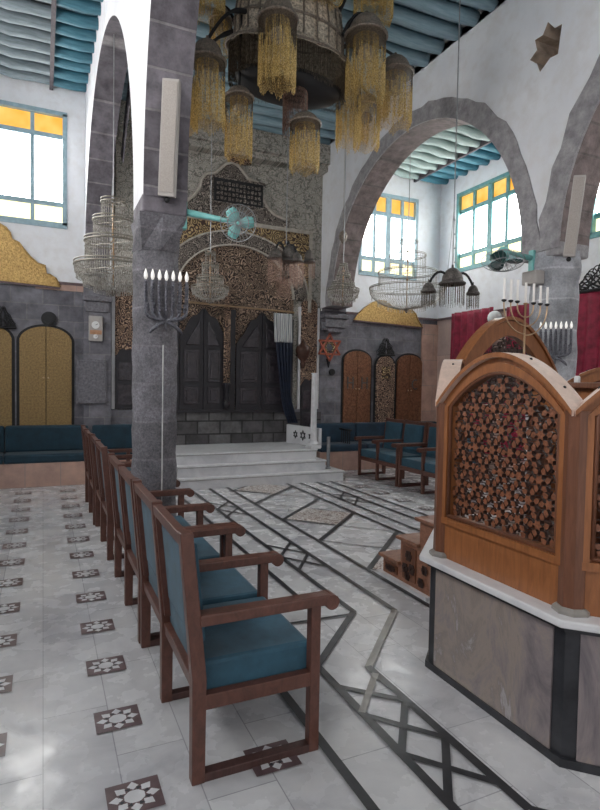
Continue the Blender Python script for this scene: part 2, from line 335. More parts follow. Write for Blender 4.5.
# back wall of the left aisle
def rect(x0, x1, z0, z1): return [(x0, z0), (x1, z0), (x1, z1), (x0, z1)]
bm = BM(); slab(bm, rect(-1.7, 1.0, 2.83, CL+.2), [rect(-.63, .32, 3.72, 5.37)][::-1], XZ, 9.0, 9.25); struct('wall_back_left', bm, 'plaster')
bm = BM(); box(bm, -1.7, 1.0, 8.985, 9.25, 0, 2.83); struct('wall_back_left_dado', bm, 'basalt_wall')
bm = BM(); slab(bm, rect(4.96, 7.3, 2.80, CR+.2), [rect(5.28, 6.55, 3.55, 5.06)], XZ, 9.0, 9.25); struct('wall_back_right', bm, 'plaster')
bm = BM(); box(bm, 4.5, 7.3, 8.985, 9.25, 0, 2.80); struct('wall_back_right_dado', bm, 'basalt_wall')
bm = BM(); box(bm, .98, 4.52, 9.0, 9.25, .0, CN+.2); struct('wall_back_nave', bm, 'arabesque')
bm = BM(); box(bm, 4.53, 4.97, 8.90, 9.0, 2.80, CR); struct('wall_respond_right', bm, 'basalt_wall')
bm = BM(); slab(bm, rect(-2.2, 9.25, 2.80, CR+.2), [rect(6.85, 8.50, 3.66, 5.10), rect(4.0, 5.64, 3.66, 5.10), rect(1.2, 2.85, 3.66, 5.10)], YZ, 7.1, 7.35); struct('wall_right', bm, 'plaster')
bm = BM(); box(bm, 7.08, 7.35, -2.2, 9.25, 0, 2.80); struct('wall_right_dado', bm, 'pink_marble_side')
bm = BM(); slab(bm, rect(-2.2, 9.25, 0, CL+.2), [rect(5.6, 7.4, 2.9, 5.3), rect(2.2, 4.0, 2.9, 5.3), rect(-1.2, .6, 2.9, 5.3)], YZ, -1.75, -1.6); struct('wall_left', bm, 'plaster')
# painted cornice over the ark wall
bm = BM(); box(bm, 1.03, 4.5, 8.72, 8.99, 5.28, 5.60); box(bm, 1.03, 4.5, 8.80, 8.99, 5.18, 5.28); struct('trim_14', bm, 'arabesque')
# cornice lines
bm = BM(); box(bm, .10, .62, 8.955, 9.0, 2.885, 2.925); struct('trim_1', bm, 'maroon_marble')
bm = BM(); box(bm, 5.0, 7.08, 8.955, 9.0, 2.78, 2.82); struct('trim_2', bm, 'maroon_marble')
bm = BM(); box(bm, 7.05, 7.1, -2, 8.95, 2.78, 2.82); struct('trim_3', bm, 'maroon_marble')
bm = BM(); box(bm, -.1, .62, 8.97, 9.0, 2.80, 2.885); struct('trim_4', bm, 'pink_marble')
bm = BM(); box(bm, 6.7, 7.08, 8.955, 8.985, 0.5, 2.70); struct('trim_5', bm, 'pink_marble')
# arcades
def arcade(name, x0, x1, z1, arches, y0, y1, holes, skew, mats, zs, sz=1):
    """solid above z spring; arches = [(yc, r)] far to near"""
    bm = BM(); out = [(y1, z1), (y0, z1)]; stone = set(); k = len(out)
    arches = sorted(arches)
    out += [(y0, zs)]
    for yc, r in arches:
        A = arc(yc, zs, r, PI, 0, 40, sz)
        for i in range(len(A)-1): stone.add(len(out)+i)
        out += A
    out += [(y1, zs)]
    mp = lambda u, v, d: (d + skew(u), u, v)
    slab(bm, out, holes, mp, x0, x1, 0, side=lambda li, i: 1 if (li == 0 and i in stone) else (2 if li == 0 and i > 2 and i < len(out)-1 else (4 if li == 1 else 3)))
    return struct(name, bm, mats)
skL = lambda y: -(y-4.7)*.028 if y > 4.7 else 0
arcade('wall_arcade_left', .685, 1.02, CL+.2, [(6.93, 2.08), (2.30, 2.08)], -2.2, 9.0, [], skL, ['plaster', 'basalt_arch', 'basalt_arch', 'plaster', 'plaster'], 2.90, 1.2)
star = []
for p in ((530,60),(537,50),(535,40),(543,35),(548,22),(555,28),(562,24),(560,38),(558,54),(550,58),(540,72),(537,64)):
    q = onX(*p, 4.5); star.append((q.y, q.z))
arcade('wall_arcade_right', 4.5, 4.90, CN+.2, [(6.45, 2.10), (1.80, 2.10)], -2.2, 9.0, [star], lambda y: 0, ['plaster', 'brown_arch', 'ring_stone', 'plaster', 'hole_mortar'], 2.85)
bm = BM(); box(bm, 4.895, 4.93, 3.8, 4.5, 4.55, 5.2); struct('trim_13', bm, 'hole_mortar')
def ring(name, x, yc, zs, r0, r1, mat, a0=0, a1=PI, th=.02, sz=1):
    bm = BM(); n_ = 46; ins = arc(yc, zs, r0, a0, a1, n_, sz); outs = [(yc+(r1+random.uniform(-.035, .035))*math.cos(a0+(a1-a0)*i/n_), zs+sz*(r1+random.uniform(-.035, .035))*math.sin(a0+(a1-a0)*i/n_)) for i in range(n_+1)]
    for i in range(n_):
        A = [bm.verts.new((x-th, *p)) for p in (ins[i], ins[i+1], outs[i+1], outs[i])]; B = [bm.verts.new((x, *p)) for p in (ins[i], ins[i+1], outs[i+1], outs[i])]
        face(bm, A)
        for k in range(4): face(bm, [A[k], A[(k+1)%4], B[(k+1)%4], B[k]])
    bmesh.ops.remove_doubles(bm, verts=bm.verts, dist=1e-4); return struct(name, bm, mat)
ring('trim_6', 4.5, 6.45, 2.85, 2.10, 2.32, 'ring_stone'); ring('trim_7', 4.5, 1.80, 2.85, 2.10, 2.33, 'ring_stone', th=.027)
ring('trim_8', 1.03, 6.93, 2.9, 2.08, 2.33, 'basalt_arch', .75, PI, -.02, 1.2)
# columns and responds
def column(name, label, x, y, r, z0, z1, mat, seg=12, prof=None):
    t_ = thing(name, label, 'column', (x, y, 0))
    bm = BM(); m = 26
    rr = [(r*(1+.03*math.sin(i*1.9)+random.uniform(-.012, .012)), z0+(z1-z0)*i/m) for i in range(m+1)]
    lathe(bm, rr, (x, y, 0), seg); obj('shaft', bm, mat, t_, smooth=True)
    return t_
c1 = column('stone_column', 'dark grey rough stone column rising through the left chair row, silver menorah on it', .83, 4.65, .180, 0, 2.62, 'column_stone', 14)
bm = BM()
P0 = [(.64, 4.40), (1.02, 4.40), (1.02, 4.85), (.64, 4.85)]
lo = [bm.verts.new((.83+.186*math.cos(a_), 4.64+.186*math.sin(a_), 2.52)) for a_ in [PI*(1.25+.25*k) for k in range(8)]]
hi = [bm.verts.new((x, y, 2.78)) for x, y in ((.66,4.39),(.84,4.39),(1.02,4.39),(1.02,4.62),(1.02,4.85),(.84,4.85),(.66,4.85),(.66,4.62))]
for k in range(8): face(bm, [lo[k], lo[(k+1)%8], hi[(k+1)%8], hi[k]])
face(bm, lo[::-1]); face(bm, hi); obj('capital', bm, 'column_stone', c1)
bm = BM(); box(bm, .68, 1.02, 4.385, 4.855, 2.78, 2.915); obj('impost', bm, 'basalt_arch', c1, bevel=.015)
c2 = thing('stone_column', 'pale grey stone pier between the two right-hand arches, silver menorah on its face', 'column', (4.7, 4.12, 0))
bm = BM(); lathe(bm, [(.232+.008*math.sin(i*2.1), 2.60*i/14) for i in range(15)], (4.70, 4.12, 0), 10); obj('shaft', bm, 'pier_stone', c2)
bm = BM(); lathe(bm, [(.232, 2.58), (.25, 2.66), (.25, 2.72), (.24, 2.80), (.24, 2.84)], (4.70, 4.12, 0), 10); obj('capital', bm, 'pier_stone', c2)
bm = BM(); box(bm, 4.485, 4.905, 3.895, 4.352, 2.78, 2.92); obj('impost', bm, 'ring_stone', c2, bevel=.02)
# responds against the back wall
bm = BM(); box(bm, .545, .93, 8.86, 9.0, 0, 2.90); struct('wall_respond_left', bm, 'basalt_wall')
for nm, x0, x1, y0 in (('left', .53, .94, 8.80), ('right', 4.48, 4.98, 8.78)):
    bm = BM(); box(bm, x0, x1, y0, 8.99, 2.66, 2.74); box(bm, x0+.04, x1-.04, y0+.04, 8.99, 2.50, 2.66); box(bm, x0+.1, x1-.1, y0+.08, 8.99, 2.42, 2.50)
    struct('trim_9' if nm == 'left' else 'trim_10', bm, 'grey_stone', bevel=.015)
# ------------------------------------------------------------------ ceilings
for nm, x0, x1, z, m in (('ceiling_left', -1.75, .75, CL, 'board_left'), ('ceiling_nave', .9, 4.6, CN+.02, 'board_nave'), ('ceiling_right', 4.8, 7.35, CR+.02, 'board_right')):
    bm = BM(); box(bm, x0, x1, -2.2, 9.25, z+.10, z+.2); struct(nm, bm, m)
bm = BM(); box(bm, -1.75, .75, -2.2, 9.25, CL+.2, CL+.3); box(bm, .7, 4.7, -2.2, 9.25, CL+.2, CL+.3); box(bm, 4.5, 7.4, -2.2, 9.25, CR+.21, CR+.3); struct('ceiling_roof', bm, 'plaster')
def beams(x0, x1, z, ys_, r, mat, label, group):
    src = None
    for i, y in enumerate(ys_):
        if src is None:
            bm = BM(); nn = 9; tube(bm, [(x0+(x1-x0)*k/nn, y+.018*math.sin(k*1.3), z+.012*math.sin(k*2.2)) for k in range(nn+1)], [r*(1+.08*math.sin(k*2.7)) for k in range(nn+1)], 10)
            src = obj('ceiling_beam', bm, mat, smooth=True); tag(src, label, 'beam', group); continue
        c = src.copy(); C.objects.link(c); c.location.y += y-ys_[0]; c.location.z += random.uniform(-.012, .012); c.rotation_euler.z = random.uniform(-.008, .008)
beams(-1.65, .66, CL+.03, [8.86-.27*i for i in range(12)], .068, 'beam_left', 'grey and blue painted log beam across the left aisle ceiling', 'log beams over the left aisle')
beams(1.0, 4.5, CN+.03, [8.80-.30*i for i in range(15)], .085, 'beam_nave', 'slate-blue painted beam across the tall central ceiling above the big chandelier', 'blue beams over the central hall')
beams(4.88, 7.1, CR+.03, [8.85-.27*i for i in range(19)], .068, 'beam_right', 'pale mint log beam with blue end seen through the right-hand arch', 'mint log beams over the right aisle')
bm = BM(); beam(bm, (.11, 2, CL+.02), (.11, 8.98, CL+.02), .05, .15); o = obj('cross_joist', bm, 'joist_wood'); tag(o, 'dark cross joist running under the left aisle ceiling boards', 'joist')
bm = BM(); beam(bm, (6.45, 3, CR+.03), (6.45, 8.98, CR+.03), .04, .15); o = obj('cross_joist', bm, 'joist_wood'); tag(o, 'dark cross joist among the mint log beams of the right aisle', 'joist')
# ------------------------------------------------------------------ windows
def window(n_, mp, u0, u1, z0, z1, cols, rows, paint, fw=.045, depth=(.02,.10), glass='day_glass'):
    """cols/rows: fractions; each cell gets a pane with its own glass"""
    e_ = bpy.data.objects.new('window_%d' % n_, None); C.objects.link(e_); e_['kind'] = 'structure'; e_.location = mp(u0, z0, 0)
    us = [u0+(u1-u0)*c for c in cols]; zz = [z0+(z1-z0)*c for c in rows]
    bm = BM(); d0, d1 = depth
    def b2(a0, a1, b0, b1, dd0, dd1):
        p = mp(a0, b0, dd0); q = mp(a1, b1, dd1); box(bm, min(p[0], q[0]), max(p[0], q[0]), min(p[1], q[1]), max(p[1], q[1]), min(p[2], q[2]), max(p[2], q[2]))
    b2(u0-.03, u1+.03, z0-.05, z0+.03, -.02, .16); b2(u0-.03, u1+.03, z1-.03, z1+.03, -.02, .16); b2(u0-.03, u0+.03, z0, z1, -.02, .16); b2(u1-.03, u1+.03, z0, z1, -.02, .16)
    for i, u in enumerate(us[1:-1]): w_ = fw*(1.5 if i == (len(us)-2)//2 and len(us) > 3 else .8); b2(u-w_/2, u+w_/2, z0+.031, z1-.031, d0, d1)
    for z in zz[1:-1]: b2(u0+.031, u1-.031, z-fw/2, z+fw/2, d0+.006, d1-.006)
    obj('window_frame', bm, paint, e_)
    for j in range(len(rows)-1):
        for i in range(len(cols)-1):
            bm = BM(); b2(us[i], us[i+1], zz[j], zz[j+1], .055, .065)
            obj('pane', bm, {0: 'pale_yellow_glass', len(rows)-2: 'yellow_glass'}.get(j, glass), e_)
    return e_
mpB = lambda u, v, d: (u, 9.0+d, v); mpR = lambda u, v, d: (7.1+d, u, v); mpL = lambda u, v, d: (-1.6-d, u, v)
window(1, mpB, -.60, .29, 3.75, 5.34, (0, .52, 1), (0, .19, .80, 1), 'window_paint', .065)
window(2, mpB, 5.30, 6.53, 3.57, 5.04, (0, .25, .5, .75, 1), (0, .19, .77, 1), 'window_paint', .075)
window(3, mpR, 6.87, 8.48, 3.68, 5.08, (0, .25, .5, .75, 1), (0, .19, .77, 1), 'window_teal', .075)
window(4, mpR, 4.02, 5.62, 3.68, 5.08, (0, .25, .5, .75, 1), (0, .19, .77, 1), 'window_teal', .075)
window(5, mpR, 1.22, 2.83, 3.68, 5.08, (0, .25, .5, .75, 1), (0, .19, .77, 1), 'window_teal', .075)  # out of view, added as one more source of daylight
for i, y in enumerate((5.62, 2.22, -1.18)): window(6+i, mpL, y, y+1.76, 2.92, 5.28, (0, .25, .5, .75, 1), (0, .12, .85, 1), 'window_paint', .05, glass='added_glass')  # unseen left-wall windows, added to light the room
# ================================================================== LEFT AISLE BACK WALL FURNISHINGS
def bench(label, x0, x1, y0, y1, segs, mat, base='pink_marble', zt=.83, zb=.335):
    t_ = thing('wall_bench', label, 'bench', ((x0+x1)/2, (y0+y1)/2, 0))
    bm = BM(); box(bm, x0, x1, y0+.02, y1, 0, zb); obj('marble_base', bm, base, t_)
    w = (x1-x0)/segs
    for i in range(segs):
        bm = BM(); box(bm, x0+w*i+.004, x0+w*(i+1)-.004, y0, y1-.08, zb, zb+.125); obj('seat_cushion', bm, mat, t_, bevel=.03)
        bm = BM(); box(bm, x0+w*i+.004, x0+w*(i+1)-.004, y1-.13, y1-.005, zb+.12, zt); obj('back_cushion', bm, mat, t_, bevel=.03)
    return t_
bench('long dark teal wall bench on pink marble under the gold doors at far left', -1.6, .62, 8.50, 8.975, 2, 'teal_bench')
bench('short dark teal wall bench between the chair row and the stone column', .66, 1.70, 8.50, 8.96, 1, 'teal_bench')
def niche_door(label, x0, x1, z0, z1, mat, leaves=2, emb=None, y=8.985, rise=None):
    t_ = thing('arched_cupboard', label, 'cupboard', ((x0+x1)/2, y, z0)); cxm = (x0+x1)/2; hw = (x1-x0)/2; rise = rise or hw*.55
    def outl(h, up, zb): return [(cxm-h, zb), (cxm+h, zb)] + [(cxm+h*math.cos(a_), z1-rise+(rise+up)*math.sin(a_)) for a_ in [PI*k/18 for k in range(19)]]
    bm = BM(); slab(bm, outl(hw+.035, .035, z0-.01), [], XZ, y-.006, y-.0005); obj('reveal', bm, 'black_iron', t_)
    for i in range(leaves):
        xa = x0+(x1-x0)*i/leaves+.004; xb = x0+(x1-x0)*(i+1)/leaves-.004
        pts = [(xa, z0), (xb, z0)]
        for k in range(13):
            x = xb+(xa-xb)*k/12; pts.append((x, z1-rise+rise*math.sqrt(max(0, 1-((x-cxm)/hw)**2))))
        bm = BM(); slab(bm, pts, [], XZ, y-.035, y-.006); lf = obj('door', bm, mat, t_, bevel=.004)
        if leaves == 2:
            bm = BM(); ball(bm, ((xb-.03) if i == 0 else (xa+.03), y-.045, (z0+z1)/2), .014); obj('knob', bm, 'brass', lf, smooth=True)
    if emb: emb(t_, cxm, y-.036)
    return t_
niche_door('hammered gold double-door arched cupboard nearest the wall clock, left back wall', -.31, .39, .78, 2.26, 'gold_door', rise=.22)
niche_door('hammered gold double-door arched cupboard cut by the left picture edge', -1.10, -.40, .78, 2.26, 'gold_door', rise=.22)
bm = BM(); c_ = onY(49, 319, 8.97); tube(bm, [(c_.x, 8.95, c_.z), (c_.x, 8.985, c_.z)], .105, 24); tube(bm, [(c_.x, 8.935, c_.z), (c_.x, 8.95, c_.z)], .07, 24); tag(obj('round_boss', bm, 'black_iron'), 'small dark round boss above the gold arched double doors', 'ornament')
def ornament(label, c, w, h, name='scroll_ornament', mat='black_iron', n_=14, axis='x', seed=1):
    rnd = random.Random(seed); bm = BM(); tk = min(w, h*1.3)
    def P(u, v, d): return (c[0]+u, c[1]-.03+d, c[2]+v) if axis == 'x' else (c[0]-.03+d, c[1]+u, c[2]+v)
    for s in (-1, 1):
        for k in range(n_):
            u0 = s*w*(.05+.42*k/n_); v0 = h*.08; top = h*(.95-.8*(k/n_)**1.1)
            pts = [P(u0+s*.03*w*math.sin(q*2.2+k), v0+(top-v0)*q/6, rnd.uniform(-.012, .012)) for q in range(7)]
            tube(bm, pts, [tk*.022*(1.4-.12*q) for q in range(7)], 6)
            q = pts[-1]; rr = w*.05
            tube(bm, [(q[0]+(rr*math.cos(a_)-rr if axis == 'x' else 0), q[1]+(0 if axis == 'x' else rr*math.cos(a_)-rr), q[2]+rr*math.sin(a_)) for a_ in [k2*.7 for k2 in range(8)]], tk*.014, 5)
    p, q = P(-w/2, .02*h, 0), P(w/2, .02*h, 0); tube(bm, [p, q], h*.05, 8); x = P(0, h*.9, 0); ball(bm, x, w*.06)
    return tag(obj(name, bm, mat), label, 'ornament')
ornament('black wrought scroll ornament at the left edge above the gold doors', onY(3, 328, 8.97), .34, .30, seed=2)
def crest(label, pts, y, mat='gold_sheet'):
    P = [onY(*p, y) for p in pts]; poly = [(p.x, p.z) for p in P]; t_ = thing('crest_panel', label, 'panel', (sum(p[0] for p in poly)/len(poly), y, min(p[1] for p in poly)))
    bm = BM(); slab(bm, poly, [], XZ, y-.03, y+.0); obj('sheet', bm, mat, t_, bevel=.008)
    bm = BM(); tube(bm, [(p[0], y-.032, p[1]) for p in poly[1:]], .012, 6); obj('beaded_edge', bm, 'gold_sheet', t_, smooth=True)
    bm = BM(); a_, b_ = poly[0], poly[1] if False else poly[-1]; beam(bm, (a_[0], y-.03, a_[1]-.012), (b_[0], y-.03, b_[1]-.012), .05, .022); obj('base_strip', bm, 'maroon_marble', t_)
    return t_
# left crest: the visible right half and its mirror beyond the picture edge
half = [(60,287.5), (56,279), (50,275), (46,274), (45,266), (38,264), (30,257), (24,250), (19,243), (12,240), (10,233), (6,228), (0,224.5)]
L_ = [onY(*p, 8.97) for p in half]; mx = L_[-1].x-.06
P_ = [(p.x, p.z) for p in L_]; full = P_ + [(mx, P_[-1][1]+.01)] + [(2*mx-x, z+.05) for x, z in P_[::-1]]
t_ = thing('crest_panel', 'scalloped hammered gold crest panel under the left window', 'panel', (mx, 8.96, 2.83))
bm = BM(); slab(bm, full, [], XZ, 8.94, 8.985); obj('sheet', bm, 'gold_sheet', t_, bevel=.008)
bm = BM(); tube(bm, [(p[0], 8.935, p[1]) for p in full], .013, 6); obj('beaded_edge', bm, 'gold_sheet', t_, smooth=True)
bm = BM(); beam(bm, (full[0][0], 8.96, full[0][1]-.015), (full[-1][0], 8.96, full[-1][1]-.015), .05, .025); obj('base_strip', bm, 'maroon_marble', t_)
crest('scalloped gold crest panel over the copper doors beneath the right back window', [(353,320), (358,313), (364,308), (371,303), (378,300.5), (385,301.5), (391,306), (397,309.5), (404,310), (410,309), (415,314), (417,320), (421.5,327.5)], 8.97)
# wall clock / barometer
p = onY(95, 341, 8.85); t_ = thing('wall_barometer', 'cream wall barometer with two round dials on the stone respond', 'barometer', p)
q0 = onY(88.5, 341, 8.85); q1 = onY(102.5, 318, 8.85)
bm = BM(); box(bm, q0.x, q1.x, 8.80, 8.855, q0.z, q1.z+.02); obj('case', bm, 'cream_plastic', t_, bevel=.01)
bm = BM(); box(bm, q0.x+.015, q1.x-.015, 8.795, 8.80, q0.z+.10, q0.z+.16); obj('label_plate', bm, 'dial_orange', t_)
for py, r in ((325, .055), (336.5, .032)):
    c_ = onY(95.5, py, 8.8); bm = BM(); tube(bm, [(c_.x, 8.785, c_.z), (c_.x, 8.80, c_.z)], r, 24); d_ = obj('dial', bm, 'white_paint', t_)
    bm = BM(); beam(bm, (c_.x, 8.782, c_.z), (c_.x+r*.6, 8.782, c_.z+r*.3), .006, .004, (0,1,0)); obj('needle', bm, 'black_iron', d_)
# carved plaque
q0 = onY(76.5, 404, 8.85); q1 = onY(107, 360, 8.85); t_ = thing('stone_plaque', 'grey carved stone plaque on the respond beneath the barometer', 'plaque', ((q0.x+q1.x)/2, 8.85, q0.z))
bm = BM(); box(bm, q0.x, q1.x, 8.83, 8.87, q0.z, q1.z); obj('slab', bm, 'grey_stone', t_, bevel=.006)
bm = BM(); a0, a1, z0, z1 = q0.x+.015, q1.x-.015, q0.z+.015, q1.z-.015
for s in ((a0, a1, z0, z0+.012), (a0, a1, z1-.012, z1), (a0, a0+.012, z0, z1), (a1-.012, a1, z0, z1)): box(bm, s[0], s[1], 8.815, 8.83, s[2], s[3])
obj('raised_border', bm, 'basalt_wall', t_)
# ================================================================== ARK
yA = 9.0
# dark stone base of ark wall
bm = BM(); box(bm, 1.72, 4.52, 8.94, 9.0, .44, 1.00); struct('trim_11', bm, 'ark_base_stone')
bm = BM(); box(bm, 4.0, 4.5, 8.95, 9.0, .44, 1.05); struct('trim_12', bm, 'basalt_wall')
bm = BM(); box(bm, .935, 1.72, 8.95, 9.0, .0, 1.05); struct('trim_15', bm, 'basalt_wall')
# steps
st = thing('marble_steps', 'three white marble steps leading up to the ark', 'steps', (2.9, 8.3, 0))
for i, (x1, y0) in enumerate(((4.17, 7.62-.02), (3.95, 7.68+.0), (3.87, 7.72+.12))):
    yy = (7.60, 7.72, 7.84)[i]; x1 = (4.25, 4.0, 3.9)[i]
    bm = BM(); box(bm, 1.70, x1, yy, 8.98, .16*i, .16*i+.135); sl = obj('riser', bm, 'step_marble', st)
    bm = BM(); box(bm, 1.69, x1+.015, yy-.02, 8.98, .16*i+.135, .16*(i+1)); obj('tread', bm, 'white_marble', st, bevel=.006)
    bm = BM(); box(bm, 1.70, x1+.005, yy-.004, 8.9, .16*i+.126, .16*i+.135); obj('shadow_line', bm, 'worn_marble', st)  # grey strip modelled in for the shade under each tread edge
# low marble side wall with three stars
q0 = onY(284, 440, 8.92); q1 = onY(310, 427, 8.3)
t_ = thing('marble_balustrade', 'low white marble side slab with three dark stars beside the steps', 'balustrade', (4.0, 8.3, .48))
Aq, Bq = Vector((3.80, 8.88)), Vector((3.92, 7.90))
bm = BM(); n_ = Vector((Bq-Aq)).normalized(); beam(bm, (3.86, 8.90, .635), (4.02, 7.95, .635), .05, .31); slabo = obj('slab', bm, 'step_marble', t_, bevel=.006)
dv = (Vector((4.02, 7.95, 0))-Vector((3.86, 8.90, 0))).normalized(); nv = Vector((dv.y, -dv.x, 0)); nv = nv if nv.x < 0 else -nv
def star6(bm, c, r, du, dn, up=Vector((0,0,1)), w=.012, th=.006):
    for s in (0, 1):
        P = [c+du*(r*math.cos(PI/2+s*PI+k*2*PI/3))+up*(r*math.sin(PI/2+s*PI+k*2*PI/3)) for k in range(3)]
        for k in range(3):
            p, q = P[k]+dn*(th*s*.4), P[(k+1)%3]+dn*(th*s*.4); e2 = (q-p).normalized(); beam(bm, p-e2*w*.3, q+e2*w*.3, w, th, up=dn)
for k, r in ((.30, .062), (.53, .08), (.77, .062)):
    c_ = Vector((3.86, 8.90, .64))+dv*(k*.963)+nv*.029; bm = BM(); star6(bm, c_, r, dv, nv, w=.014); obj('star', bm, 'dark_marble', t_)
# thin marble column with urn, steel post
b0 = onY(313, 455, 7.93); tp = onY(313, 373, 7.93); t_ = thing('marble_post', 'slender white marble post standing at the right end of the ark steps', 'post', (b0.x, 7.93, .32))
bm = BM(); box(bm, b0.x-.09, b0.x+.09, 7.84, 8.02, .4805, .53); lathe(bm, [(.085, .53), (.09, .56), (.06, .60), (.052, .64)], (b0.x, 7.93, 0), 20); obj('base', bm, 'white_marble', t_)
bm = BM(); lathe(bm, [(.05, .62), (.046, 1.2), (.042, tp.z-.02), (.052, tp.z-.01), (.052, tp.z)], (b0.x, 7.93, 0), 20, cap=True); obj('shaft', bm, 'white_marble', t_, smooth=False)
u_ = onY(303, 352, 8.7)
bm = BM(); lathe(bm, [(.03, -.28), (.05, -.2), (.03, -.16), (.09, -.10), (.125, 0), (.115, .08), (.06, .13), (.03, .17), (.012, .21)], (u_.x, 8.7, u_.z), 20); tag(obj('bronze_urn', bm, 'bronze_urn', smooth=True), 'brown bronze urn lamp in front of the carved niche right of the ark', 'urn')
bm = BM(); tube(bm, [(u_.x, 8.72, u_.z), (u_.x, 8.98, u_.z-.05)], .015, 6); tag(obj('bracket', bm, 'bronze_urn'), 'short bronze bracket holding the brown urn lamp', 'bracket')
b0 = onY(322, 466, 7.62); bm = BM(); lathe(bm, [(.045, .162), (.045, .175), (.028, .18), (.028, .66), (.0285, .665)], (4.1, 7.82, 0), 14); tag(obj('steel_post', bm, 'steel', smooth=False), 'short stubby metal post on the lowest step beside the marble post', 'post')
# decorated surround
sr = thing('ark_surround', 'carved and gilded stone surround with great arch framing the ark doors', 'surround', (2.93, 9.0, 1.0))
def poly_at(pts, y): return [((q := onY(*p, y)).x, q.z) for p in pts]
xc = 2.93
tym = [(1.93, 1.02), (3.96, 1.02), (3.96, 2.95)] + [(xc+1.03*math.cos(a_), 2.95+.82*math.sin(a_)) for a_ in [PI*k/24 for k in range(1, 24)]] + [(1.90, 2.95)]
bm = BM(); slab(bm, tym, [], XZ, 8.965, 9.0); obj('tympanum', bm, 'carved_brown', sr)
def bandarc(r0, r1, sz, zc_, y0, y1, mat, name):
    bm = BM(); o1 = [(xc+r1*math.cos(PI*k/36), zc_+r1*sz*math.sin(PI*k/36)) for k in range(37)]; i1 = [(xc+r0*math.cos(PI*k/36), zc_+r0*sz*math.sin(PI*k/36)) for k in range(36, -1, -1)]
    slab(bm, o1+i1, [], XZ, y0, y1); obj(name, bm, mat, sr)
bandarc(1.03, 1.28, .80, 2.95, 8.93, 9.0, 'carved_grey', 'arch_band'); bandarc(1.00, 1.03, .80, 2.95, 8.915, 9.0, 'cream_moulding', 'arch_moulding'); bandarc(1.28, 1.31, .80, 2.95, 8.915, 9.0, 'cream_moulding', 'arch_moulding')
# spandrel, gilded frieze, crest with shell
sp_ = [(xc-1.34, 2.95), (xc-1.34, 4.10), (xc+1.34, 4.10), (xc+1.34, 2.95)] + [(xc+1.31*math.cos(PI*k/30), 2.95+1.31*.8*math.sin(PI*k/30)) for k in range(0, 31)]
bm = BM(); slab(bm, sp_, [], XZ, 8.95, 9.0); obj('spandrel', bm, 'carved_gold', sr)
bm = BM(); box(bm, xc-1.36, xc+1.36, 8.92, 9.0, 4.10, 4.16); box(bm, xc-1.36, xc-1.30, 8.93, 9.0, 2.75, 4.10); box(bm, xc+1.30, xc+1.36, 8.93, 9.0, 2.75, 4.10); obj('frame_moulding', bm, 'cream_moulding', sr)
cp_ = [onY(*q, 8.97) for q in ((232,163), (238,166), (243,172), (248,179), (257,183), (261,190), (262,198), (267,207), (273,214), (281,218), (289,220))]
og = [(q.x, q.z) for q in cp_]; xm_ = og[0][0]; og = [(2*xm_-x, z) for x, z in og[::-1]] + og[1:]
bm = BM(); slab(bm, [(og[0][0], 4.16)]+og+[(og[-1][0], 4.16)], [], XZ, 8.95, 9.0); obj('crest', bm, 'carved_grey', sr)
bm = BM(); tube(bm, [(x, 8.95, z) for x, z in og], .03, 6); obj('crest_moulding', bm, 'cream_moulding', sr, smooth=True)
bm = BM()
for k in range(9):
    a_ = PI*(.08+.84*k/8); tube(bm, [(xc, 8.94, 5.08), (xc+.2*math.cos(a_), 8.93, 5.08+.22*math.sin(a_))], [.012, .04], 6)
obj('shell', bm, 'carved_rose', sr, smooth=True)
bm = BM(); box(bm, xc-.42, xc+.42, 8.92, 8.96, 4.42, 4.80); obj('pierced_panel', bm, 'black_iron', sr)
bm = BM()
for i in range(12):
    for j in range(4): box(bm, xc-.38+.065*i, xc-.345+.065*i+.01*((i+j)%2), 8.905, 8.92, 4.46+.08*j, 4.50+.08*j+.012*(i%2))
for s in ((xc-.45, xc+.45, 4.39, 4.42), (xc-.45, xc+.45, 4.80, 4.83)): box(bm, s[0], s[1], 8.90, 8.95, s[2], s[3])
obj('pierced_fret', bm, 'carved_grey', sr)
# scalloped black doors
dr = thing('ark_doors', 'tall black panelled wooden ark doors with scalloped tops', 'doors', (xc, 8.95, 1.02))
def leaf(x0, x1, pk):
    xm = (x0+x1)/2; pts = [(x0, 1.05), (x1, 1.05)]
    for k in range(15):
        x = x1+(x0-x1)*k/14; d_ = abs((x-pk)); z = 2.66-.62*min(1, d_/.48)**1.6 + .03*math.cos(d_*30); pts.append((x, z))
    bm = BM(); slab(bm, pts, [], XZ, 8.93, 8.965); lf = obj('door_leaf', bm, 'ark_door_wood', dr)
    for z0, z1 in ((1.14, 1.42), (1.50, 2.02)):
        bm = BM(); box(bm, x0+.07, x1-.07, 8.915, 8.93, z0, z1); box(bm, x0+.11, x1-.11, 8.90, 8.915, z0+.05, z1-.05); obj('raised_panel', bm, 'ark_panel_wood', lf, bevel=.008)
    bm = BM(); s_ = 1 if pk > xm else -1; far = x0 if s_ > 0 else x1; near = x1-.06 if s_ > 0 else x0+.06; far2 = x0+.09 if s_ > 0 else x1-.09
    slab(bm, [(far2, 2.09), (near, 2.09), (near, 2.50), ((near+far2)/2, 2.30)], [], XZ, 8.91, 8.93); obj('raised_panel', bm, 'ark_panel_wood', lf, bevel=.008)
    return lf
leaf(1.98, 2.36, 2.36); leaf(2.37, 2.76, 2.36)if False else leaf(2.37, 2.72, 2.37)
leaf(2.92, 3.37, 3.37); leaf(3.38, 3.83, 3.38)
bm = BM(); box(bm, 1.9, 3.96, 8.90, 8.97, 1.0, 1.05); box(bm, 2.74, 2.90, 8.92, 8.97, 1.05, 2.7); box(bm, 1.90, 1.97, 8.92, 8.97, 1.05, 2.6); box(bm, 3.84, 3.95, 8.92, 8.97, 1.05, 2.6); obj('frame', bm, 'ark_door_wood', dr)
pc = onY(226, 400, 8.9).x
